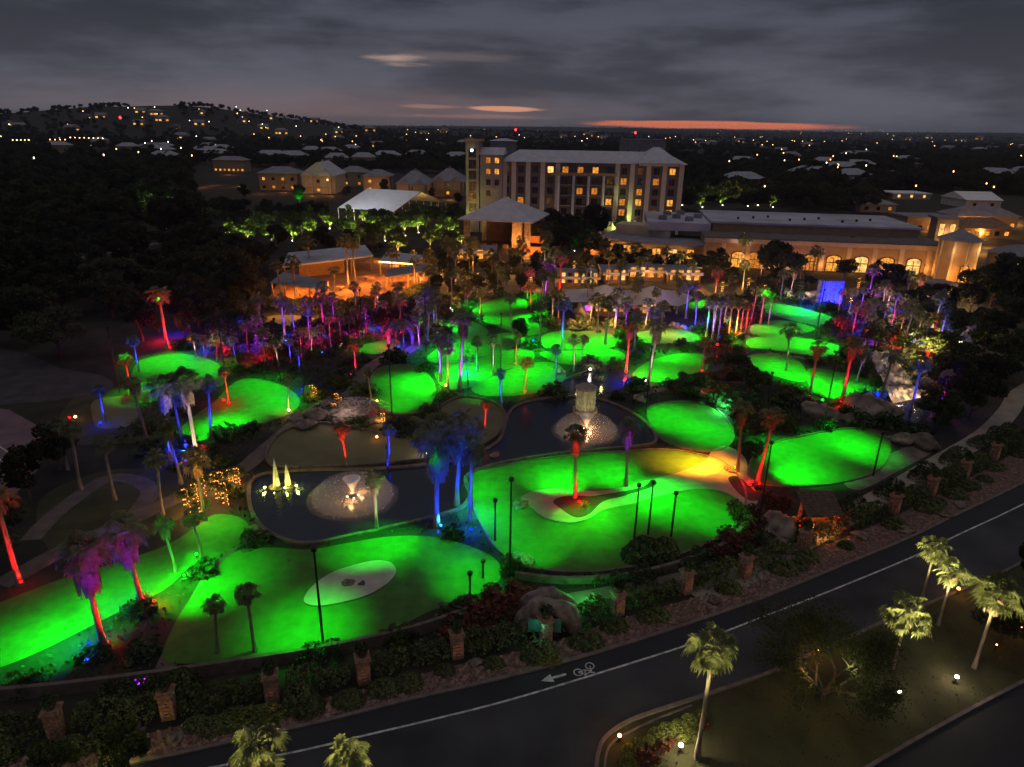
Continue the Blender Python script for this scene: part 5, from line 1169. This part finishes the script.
b1 = sail(603, 311, 9.0, 6.5, 3.0, 'wide tan canvas sail canopy over the clubhouse\'s western half'); b2 = sail(650, 312, 8.5, 6.5, 3.0, 'wide tan canvas sail canopy over the clubhouse\'s eastern half', .3)
for i, (x0, x1, yy, l) in enumerate([(586,625,316,[1,3,1,3,2]),(640,664,318,[1,3,2])]):
    hpx(x0, x1, yy, yy-8, 'clubhouse_room', ['glass-fronted room glowing amber under the western canopy', 'glass-fronted room glowing amber under the eastern canopy'][i], 'building', 5, .4, darkwall_m, roofd_m, l, style='flat', ww=2.6, wh=2.0)
for px, py, p in ((590,320,900),(600,321,1100),(612,321,1100),(625,322,800),(642,322,900),(655,322,1000),(668,326,900),(678,326,900),(572,322,700),(579,318,700)): point(P(px, py, 1.6), (1,.52,.15), p*.6, .25)
# glowing boulders beside it, a pale standing stone
for px, py, s in ((583,318,2.6),(570,322,1.7),(676,326,1.8),(684,328,1.4)):
    o = link('boulder', ROCKS[int(px) % 4], None, P(px, py, .3), (s*.55, s*.5, s*1.15 if px == 583 else s*.5)); tag(o, None, 'boulder', 'lit boulders by the clubhouse'); autolabel(o, 'tall pale standing boulder' if px == 583 else 'pale glowing boulder', px, py)
# pool cabanas and lit buildings behind the canopies
for i, (x0, x1, yb, l, lb) in enumerate([(560,598,287,[3,0,1,3,0,1],'pool cabana block with mixed bright windows behind the clubhouse'),(628,664,281,[1,3,1,2],'low grey-roofed cabana with amber openings behind the eastern canopy'),(668,700,284,[1,1,3,1],'cabana with a long amber front beside the kidney hedge'),(604,626,284,[1,2,3],'small cabana with warm openings between the two cabana blocks'),(455,495,262,[1,2,1,2],'poolside bar with amber lights below the hipped pavilion')]):
    hpx(x0, x1, yb, yb-9 if i else yb-8, 'cabana', lb, 'cabana', 9, 1.2, darkwall_m, roofd_m, l, style='flat', ww=2.6, wh=2.4)
    q0, q1 = P(x0, yb), P(x1, yb)
    for t in (.1, .35, .65, .9): point(q0.lerp(q1, t)+Vector((0, -2.5, 1.6)), (1,.5,.16), 130, .3)
area([(455,272),(500,268),(545,272),(600,290),(690,290),(700,300),(560,302),(470,292)], .010, 'plaza', plaza_m, False)

for px, py, p in ((440,278,1),(452,285,1),(463,272,1.2),(475,280,1.5),(487,275,1),(497,284,1),(508,272,1.3),(528,280,1),(540,285,1),(436,292,.7),(455,298,.8),(480,294,.7),(420,275,1),(556,275,1),(570,268,1.2),(585,272,1),(468,288,1),(425,300,.6),(395,262,1),(410,258,1),(425,255,1),(442,262,1),(380,258,1),(720,290,1),(745,285,1.2),(760,292,1),(700,285,1.5),(712,300,.8),(855,285,1),(875,290,1),(895,296,1),(960,310,.8)):
    point(P(px, py, 1.2), (1,.40,.10), 420*p, .25)
for px, py in ((442,280),(455,287),(466,274),(478,283),(490,278),(512,275),(531,283),(458,268),(424,278),(560,278),(574,271),(400,262),(414,260),(430,258),(722,292),(748,288),(764,295),(858,288),(878,293)): string_tree(px, py, py-11, 'small tree wound with warm string lights')
for px, py, k, p in ((160,335,'r',1),(175,328,'b',.7),(190,340,'r',.8),(205,345,'b',1),(215,338,'w',.4),(226,346,'r',1),(240,345,'b',1),(252,338,'p',1),(262,352,'r',1),(275,340,'w',.4),(290,335,'b',1),(300,345,'r',.7),(312,338,'m',.8),(325,335,'b',1),(338,330,'p',1),(352,332,'m',.8),(365,325,'w',.3),(378,322,'b',1),(388,330,'r',1),(412,322,'p',.7),(425,315,'r',.7),(435,320,'w',.3),(855,318,'b',1),(862,330,'r',.8),(873,318,'p',1),(884,330,'b',1),(895,318,'r',.7),(908,328,'w',.5),(922,335,'b',1),(935,340,'w',.4),(945,330,'b',.8),(930,355,'r',.7),(868,345,'p',.7)):
    point(P(px, py, 1.0), COL[k], 900*p, .2)
# ================================================================== scattered trees
PAR = []
def poisson(poly, n, r, rad=2.0, tries=40):
    w = [P(*p) for p in poly]; pl = [(p.x, p.y) for p in w]; x0, x1 = min(p[0] for p in pl), max(p[0] for p in pl); y0, y1 = min(p[1] for p in pl), max(p[1] for p in pl); out = []
    for _ in range(n*tries):
        if len(out) >= n: break
        x, y = random.uniform(x0, x1), random.uniform(y0, y1)
        if not inside(x, y, pl) or blocked(x, y, rad): continue
        if any((x-a)**2+(y-b)**2 < r*r for a, b in out): continue
        out.append((x, y))
    return out
BUILD = [[(466,236),(690,240),(690,222),(466,218)], [(703,268),(945,278),(960,262),(940,230),(700,228)], [(336,218),(396,222),(452,212),(380,200)], [(480,252),(535,254),(545,240),(480,236)], [(598,258),(708,268),(712,250),(598,244)], [(195,211),(470,218),(470,176),(195,166)],[(940,280),(962,280),(962,268),(940,268)],[(205,174),(250,176),(250,166),(205,166)],[(890,236),(1030,242),(1030,198),(890,192)],[(560,318),(690,326),(690,300),(560,296)],[(455,264),(500,264),(500,258),(455,258)],[(560,288),(700,286),(700,276),(560,276)]]
for q in BUILD: POLY.append([(P(*p).x, P(*p).y) for p in q])
GROUPS = [
 ('dark low tree above the terrace bar', [(195,262),(215,245),(330,246),(450,248),(450,262),(430,264),(360,257),(285,268),(262,300),(250,285)], 24, 4.8, (.26,.4), (0,1,2)),
 ('leafy dark tree below the hipped pavilion', [(425,262),(455,268),(500,270),(560,264),(560,290),(520,294),(470,300),(430,300)], 36, 3.6, (.38,.6), (0,1,3)),
 ('small dark tree below the terrace bar', [(255,312),(430,298),(450,318),(420,330),(330,345),(262,345)], 14, 3.2, (.25,.42), (0,1)),
 ('dark broadleaf tree in the unlit western woods', [(-60,300),(-20,235),(120,232),(200,250),(268,268),(262,300),(250,318),(150,345),(130,350),(80,372),(-60,395)], 84, 5.6, (.75,1.15), (0,1,2)),
 ('dark broadleaf tree between villas and hotel', [(200,235),(215,192),(330,196),(470,205),(470,240),(455,258),(270,250)], 60, 6.2, (.55,.9), (0,1,2,3)),
 ('tall dark broadleaf tree before the hotel front', [(543,250),(543,228),(600,230),(598,252),(590,262),(560,262)], 13, 4.6, (.85,1.15), (0,1)),
 ('mid-size dark tree behind the pool cabanas', [(575,276),(600,268),(655,270),(700,274),(700,280),(600,280)], 12, 4.5, (.5,.75), (0,1)),
 ('small ornamental tree among the western coloured lights', [(140,300),(250,296),(260,310),(440,312),(440,335),(360,350),(270,350),(240,352),(150,345)], 44, 3.3, (.32,.52), (3,0,3)),
 ('small ornamental tree between the waterfall and the cascade', [(845,300),(945,310),(960,360),(930,362),(880,362),(845,320)], 26, 3.3, (.35,.6), (3,0)),
 ('dark broadleaf tree before the long hall', [(700,300),(705,270),(760,270),(830,276),(940,286),(935,300),(850,290),(780,296)], 12, 6, (.4,.62), (0,1)),
 ('dark broadleaf tree on the shaded eastern slope', [(925,300),(1080,298),(1090,380),(1010,395),(960,430),(890,480),(880,440),(930,400),(940,350)], 52, 4.8, (.45,.8), (0,1,2)),
]
UPL = [(230,240,'l'),(248,241,'l'),(272,244,'l'),(293,240,'l'),(312,238,'l'),(160,222,'l'),(168,228,'g'),(365,225,'l'),(352,238,'l'),(330,228,'l'),(405,235,'l'),(418,232,'l'),(385,240,'l'),(440,238,'l'),(300,204,'g'),(572,250,'g'),(620,235,'l'),(700,207,'l'),(720,205,'l'),(745,206,'y'),(770,207,'l'),(755,205,'y'),(430,250,'y'),(398,252,'y'),(680,205,'l'),(375,232,'l'),(452,236,'l'),(462,246,'y')]
for px, py, c in UPL:
    q = P(px, py); POLY.append([(q.x-3, q.y-15), (q.x+3, q.y-15), (q.x+2.5, q.y+3), (q.x-2.5, q.y+3)])
for lab_, poly, n, r, (s0, s1), vs_ in GROUPS:
    row_labels([tree(Vector((x, y, terrain(x, y))), random.uniform(s0, s1), random.choice(vs_), lab_, lab_.split(' tree ')[1]) for x, y in poisson(poly, n, r)], lab_)
# individually placed trees
for px, py, s, v, lab_ in [(985,302,1.15,2,'broad round dark oak east of the octagonal turret'),(1000,305,1.2,1,'dark oak at the eastern edge beside the driveway bend'),
  (777,284,1.15,2,'wide dark oak covering the middle of the hall front'),(712,278,.85,0,'round tree at the western end of the hall'),(520,345,.5,1,'small dark tree between the upper greens'),(690,398,.5,0,'green-tinged round tree above the kidney-shaped green'),(725,380,.62,2,'broad green-tinged tree between the kidney and eastern greens'),
  (748,392,.5,1,'dark tree just right of the broad green-tinged tree'),(60,470,.6,0,'dark tree beside the rose-paved yard'),(30,500,.6,1,'dark tree by the lower yard path'),(10,560,.6,1,'dark tree at the western edge over the lowest green'),
  (130,772,.5,3,'pale green leafy treetop at the bottom by the verge'),(60,778,.42,3,'olive leafy treetop in the bottom corner west of the verge'),(915,330,.9,3,'yellow-lit leafy tree above the rock cascade'),(935,330,.8,3,'pale leafy tree east of the yellow-lit tree'),(885,300,1.0,0,'spreading amber-lit tree below the hall\'s eastern doors'),(1000,640,.5,0,'amber-tinged tree behind the corner lawn palms'),(1030,590,.5,1,'dark tree at the corner lawn\'s eastern edge')]:
    tree(P(px, py), s, v, lab_)
for px, py, s, lab_ in ((300,197,.75,'dark tree standing between the long grey villa and the pale gabled villa'),(347,200,.6,'dark tree close west of the marquee before the low dim villa'),(385,196,.8,'dark tree rising behind the marquee ridge'),(432,200,.6,'dark tree between the two grey hipped villas'),(458,206,.7,'dark tree against the hotel tower wing'),(245,200,.8,'dark tree at the western end of the villa row')): tree(P(px, py), s, 1, lab_)
# airy twiggy tree on the corner lawn
def twiggy(px, py, label, hh=6.5, rx=4.6):
    b = P(px, py); g = random.Random(4); rt = thing('twiggy_tree', label, 'tree', b); m = MB(); lp_ = []
    def grow(p, d, r, l, k):
        q = p+d*l; m.tube([p, (p+q)/2+Vector((g.uniform(-.1,.1), g.uniform(-.1,.1), g.uniform(-.05,.12))), q], [r, r*.85, r*.65], 5 if r > .04 else 3, False)
        if k >= 3:
            for _ in range(5): lp_.append(tuple(p.lerp(q, g.random())+Vector((g.gauss(0,.22), g.gauss(0,.22), g.gauss(0,.18)))))
        if k == 6: return
        for _ in range(3 if k < 4 else 2):
            nd = (d+Vector((g.uniform(-.75,.75), g.uniform(-.75,.75), g.uniform(-.30,.42)))).normalized(); grow(q, nd, r*.6, l*g.uniform(.72,.95), k+1)
    for k in range(4):
        t = k*1.57+.4; grow(Vector((0,0,.2)), Vector((.6*math.cos(t), .6*math.sin(t), .85)).normalized(), .15, 1.28, 0)
    m.tube([(0,0,0),(0,0,.5)], [.34,.26], 8); m.build('trunk', bark_m, rt)
    pts = np.array(lp_); link('crown', quads_mesh('crown', leafset(pts, .13), len(pts), leafb_m), rt); return rt
point(P(812, 672, 2.6), (1,.55,.2), 60, .2); point(P(850, 668, 3.2), (.8,.9,.3), 60, .3)
twiggy(822, 698, 'big airy twiggy tree on the corner lawn between road and driveway')
point(P(915, 340, 3)+Vector((0,-3,0)), COL['y'], 3000, .4); point(P(885, 306, 2.5), (1,.6,.3), 1200, .4); point(P(120,758,1), COL['y'], 60, .3); point(P(720,402,1)+Vector((0,-1,0)), (.1,1,.3), 700, .3); point(P(702,380,1.5), (1,.15,.05), 300, .3)
# uplit young trees in front of the villas
for i, (px, py, c) in enumerate(UPL):
    b = P(px, py); rt = tree(b, random.uniform(.75, 1.0), 3, None, 'young trees lit from below', 'uplit_tree'); autolabel(rt, f'young tree lit {NAMEC[c]} from below', px, py)
    spot(b+Vector((.8, -4.2, .2)), b+Vector((0, 0, 3.0)), COL[c], 11000 if c != 'g' else 6000, 80, 1, .2)
    q = MB(); s = b.length*.0006; q.lathe([(s,.1),(s,.1+s*1.2)], 8); q = q.build('garden_spotlight', emat('bulb_w', COL['w'], 12)); q.location = b+Vector((.5, -2.3, 0)); tag(q, None, 'spotlight', 'tree spotlights'); autolabel(q, 'tiny bright spotlight below a young tree', px, py)
# shrubs of the planting beds (placed, countable) and low ground cover
gpoly = [(150,350),(260,330),(420,300),(500,292),(560,300),(700,296),(850,290),(940,330),(960,400),(900,470),(760,500),(745,560),(560,600),(500,620),(300,670),(60,690),(-40,700),(60,650),(180,560),(240,500),(110,440),(120,400)]
SH = ([], [])
for x, y in poisson(gpoly, 250, 2.6, .7, 90):
    k = random.randrange(3); s = random.uniform(.5, 1.25) if y < 60 else random.uniform(.9, 1.9); o = link('garden_shrub', SHRUBS[k], None, (x, y, 0), (s, s, s*random.uniform(.7, 1.2)), (0, 0, random.uniform(0, 6)))
    tag(o, 'x', 'shrub', ['dark garden shrubs', 'dark garden shrubs', 'pale garden shrubs'][k]); SH[k == 2].append(o)
row_labels(SH[0], 'dark leafy shrub between the garden greens'); row_labels(SH[1], 'paler leafy shrub between the garden greens')
gp = []
w = [(P(*p).x, P(*p).y) for p in gpoly]
for _ in range(60000):
    x, y = random.uniform(-50, 65), random.uniform(30, 140)
    if inside(x, y, w) and not blocked(x, y, .25): gp.append((x, y, random.uniform(.03, .35)))
gp = np.array(gp); me = quads_mesh('ground_cover', leafset(gp, .28), len(gp), shrub_m); link('ground_cover', me)['kind'] = 'stuff'
lp = []
cw = [(P(*p).x, P(*p).y) for p in CLAWN]
for _ in range(26000):
    x, y = random.uniform(0, 60), random.uniform(18, 60)
    if inside(x, y, cw): lp.append((x, y, random.uniform(.01, .06)))
lp = np.array(lp); me = quads_mesh('lawn_grass', leafset(lp, .10), len(lp), pmat('grass_blades', (.075,.085,.03), .9, .35, 1)); link('lawn_grass', me)['kind'] = 'stuff'

# far woods: one mass, leafy crowns instanced on points
srcs = [bpy.data.objects.new('x', None)]
bpy.data.objects.remove(srcs.pop())
fp = []
for _ in range(150000):
    if len(fp) > 19000: break
    y = 300*math.exp(random.random()**.8*math.log(26)); x = random.uniform(-.95, .95)*y
    d = math.hypot(x, y)
    if d < 285 or (d < 620 and blocked(x, y, 4)): continue
    px, py = proj(Vector((x, y, 0)))
    if 600 < d < 5200 and noise.noise(Vector((x*.006, y*.004, 0))) < -.26: continue
    fp.append((x, y, terrain(x, y)-.5))
for _ in range(4200):    # mid-distance fill just behind the buildings and west
    px, py = random.uniform(-40, 1070), random.uniform(160, 236); p = P(px, py)
    if blocked(p.x, p.y, 5): continue
    if (px < 196 or (px > 700 and py < 200) or py < 168) and p.y > 185: fp.append((p.x, p.y, 0))
me = bpy.data.meshes.new('distant_woods'); me.from_pydata(fp, [], []); me.materials.append(leaf_m); wo_ = link('distant_woods', me); wo_['kind'] = 'stuff'
crown_objs = []
for i in range(3):
    c_ = next(o for o in bpy.data.objects if o.type == 'MESH' and o.data == TREES[i][1]); crown_objs.append(c_)
ng = bpy.data.node_groups.new('woods', 'GeometryNodeTree'); ng.interface.new_socket('Geometry', in_out='INPUT', socket_type='NodeSocketGeometry'); ng.interface.new_socket('Geometry', in_out='OUTPUT', socket_type='NodeSocketGeometry')
gi = ng.nodes.new('NodeGroupInput'); go = ng.nodes.new('NodeGroupOutput'); mtp = ng.nodes.new('GeometryNodeMeshToPoints'); iop = ng.nodes.new('GeometryNodeInstanceOnPoints'); jn = ng.nodes.new('GeometryNodeJoinGeometry')
ng.links.new(gi.outputs[0], mtp.inputs[0]); ng.links.new(mtp.outputs[0], iop.inputs['Points'])
g2i = ng.nodes.new('GeometryNodeGeometryToInstance')
for c_ in crown_objs:
    oi = ng.nodes.new('GeometryNodeObjectInfo'); oi.inputs['Object'].default_value = c_; oi.transform_space = 'ORIGINAL'; ng.links.new(oi.outputs['Geometry'], g2i.inputs[0])
ng.links.new(g2i.outputs[0], iop.inputs['Instance']); iop.inputs['Pick Instance'].default_value = True
rv = ng.nodes.new('FunctionNodeRandomValue'); rv.data_type = 'FLOAT_VECTOR'; rv.inputs[0].default_value = (0,0,0); rv.inputs[1].default_value = (0,0,6.28); ng.links.new(rv.outputs[0], iop.inputs['Rotation'])
rs = ng.nodes.new('FunctionNodeRandomValue'); rs.data_type = 'FLOAT'; rs.inputs[2].default_value = .75; rs.inputs[3].default_value = 1.45; ng.links.new(rs.outputs[1], iop.inputs['Scale'])
ng.links.new(iop.outputs[0], go.inputs[0]); md = wo_.modifiers.new('woods', 'NODES'); md.node_group = ng

# ---- far houses with lit windows, and far street lamps
hp = []
for i, (L, D, h, l, st) in enumerate([(14,10,5,[3,0,1],'x'),(18,11,6,[1,3,0,1],'hip'),(12,9,4.5,[0,3],'y')]):
    hp.append((L, D, h, l, st))
protos = {}
SP = [(135,112),(150,114),(196,113),(133,124),(155,120),(170,128),(194,124),(175,138),(82,118),(95,117),(64,130),(265,118),(260,128),(275,133),(238,121),(310,121),(202,143),(140,150),(150,149),(200,150),(263,143),(303,150),(332,140),(330,150),(335,132),
 (365,130),(400,140),(420,133),(440,131),(465,140),(430,147),(395,155),(350,152),(372,146),(694,142),(690,147),(700,146),(735,141),(760,150),(775,152),(780,158),(790,160),(822,170),(850,157),(862,155),(905,139),(925,137),(890,135),(960,141),(975,138),(1012,162),(985,150),(940,150),(815,178),(870,180),(905,172),(935,185),(845,190),(800,146),(755,145),(600,138),(585,135),(590,131),(560,137),(12,128),(3,125),(25,150),(84,146),(40,175)]
for i, (px, py) in enumerate(SP):
    p = PT(px, py+1.5); k = i % 3; L, D, h, l, st = hp[k]; g_ = 'far houses with lit windows'; w_ = 'on the dark western hill' if (px < 340 and py < 135) else ('west of the hotel' if px < 460 else 'north-east beyond the hotel and hall')
    lb = f'tiny far house with lit windows among the woods {w_}'
    if k not in protos: rt = simple_house('far_house', lb, 'house', p, .2, L, D, h, 3, creamwall_m, roofd_m, l, g_, style=st, ww=3.2, wh=2.4); protos[k] = rt
    else: rt = copy_tree(protos[k]); rt['label'] = lb; rt.location = p
    rt.rotation_euler.z = math.atan2(-p.x, p.y)+random.uniform(-.5, .5); rt['group'] = g_+' '+w_
    s = max(1, p.length/700)**.35; rt.scale = (s, s, s)
roofs = []; p0 = None
for i in range(34):
    px = random.choice((random.uniform(0, 460), random.uniform(700, 1024), random.uniform(300, 470))); py = random.uniform(134, 172) if px < 460 else random.uniform(138, 200)
    p = PT(px, py)
    if blocked(p.x, p.y, 6): continue
    if p0 is None: rt = simple_house('distant_house', 'x', 'house', p, 0, 20, 12, 6, 3.4, tanwall_m, pmat('pale_metal_roof', (.33,.33,.37), .6, .2, .5), [0, 0, 0], 'unlit pale-roofed houses in the woods', style='hip'); p0 = rt
    else: rt = copy_tree(p0)
    rt.location = p+Vector((0, 0, 2.5)); rt.rotation_euler.z = random.uniform(-.8, .8); s = random.uniform(.8, 1.4); rt.scale = (s, s, 1); roofs.append(rt)
row_labels(roofs, 'unlit pale-roofed house in the far woods')
lamp0 = {}
FL = [(px+random.uniform(-7, 7), py+random.uniform(-1, 3)) for px, py in SP[::2]]
FL += [(random.uniform(60, 300), random.uniform(112, 136)) for _ in range(12)]+[(random.uniform(300, 1024), random.uniform(131, 150)) for _ in range(60)]+[(780+random.gauss(100, 50), random.uniform(129, 136)) for _ in range(24)]+[(random.uniform(0, 330), random.uniform(140, 200)) for _ in range(20)]+[(random.uniform(720, 1020), random.uniform(150, 205)) for _ in range(26)]
FL += [(72+i*4.6, 146+i*.12) for i in range(8)]+[(52+i*5, 149) for i in range(4)]+[(15+i*4, 150) for i in range(5)]
for i, (px, py) in enumerate(FL):
    p = PT(px, py); ck = random.choice('woowoyw'); d = p.length
    w_ = 'in the far woods and hills west of the hotel' if px < 470 else 'in the far woods east of the hotel tower'
    lb = f'faint {"white" if ck in "w" else "amber"} lamp on a post {w_}'
    kk_ = 'w' if ck == 'w' else 'o'
    if kk_ not in lamp0:
        rt = thing('street_lamp', lb, 'street lamp', p); m = MB(); m.tube([(0,0,0),(0,0,7)], .12, 6); m.build('post', metal_m, rt)
        m = MB(); m.lathe([(.2,7),(.5,7.25),(.5,7.6),(.2,7.8)], 8); m.build('lantern', emat('far_lamp_'+kk_, COL[kk_] if kk_ == 'w' else (1,.5,.15), 7), rt); lamp0[kk_] = rt
    else: rt = copy_tree(lamp0[kk_]); rt.location = p; rt['label'] = lb
    s = min(2.2, max(.6, d/900)); rt.scale = (s, s, 1.4 if d > 500 else 1); rt['group'] = lb.replace('lamp on a post', 'street lamps')
for txt, test, short in (('faint white lamp', lambda l: l.startswith('faint white'), 'faint white post lamp'), ('faint amber lamp', lambda l: l.startswith('faint amber'), 'faint amber post lamp')):
    for w_, sw in (('west of', 'in the far western woods'), ('east of', 'in the far eastern woods')):
        row_labels([o for o in bpy.data.objects if o.name.startswith('street_lamp') and test(o.get('label', '')) and w_ in o['label']], short+' '+sw)
for key, sw in (('hill', 'on the dark western hill'), ('west of', 'far to the west'), ('north-east', 'far to the north-east')):
    row_labels([o for o in bpy.data.objects if o.name.startswith('far_house') and o.get('label', '').startswith('tiny far house with lit windows among') and key in o['label']], 'tiny far house with lit windows '+sw)
finish_labels()
# ================================================================== evening haze over the plain
m = MB(); m.box(-9300, 9300, -95, 9800, -1.2, 112)
hz = pmat('haze_air', (.6,.65,.75)); t_ = hz.node_tree; t_.nodes.clear()
pv = t_.nodes.new('ShaderNodeVolumePrincipled'); pv.inputs['Color'].default_value = (.62, .70, .86, 1); pv.inputs['Density'].default_value = .000075
ou = t_.nodes.new('ShaderNodeOutputMaterial'); t_.links.new(pv.outputs[0], ou.inputs['Volume'])
ho = m.build('haze', hz); ho['kind'] = 'stuff'
scene.cycles.volume_bounces = 0
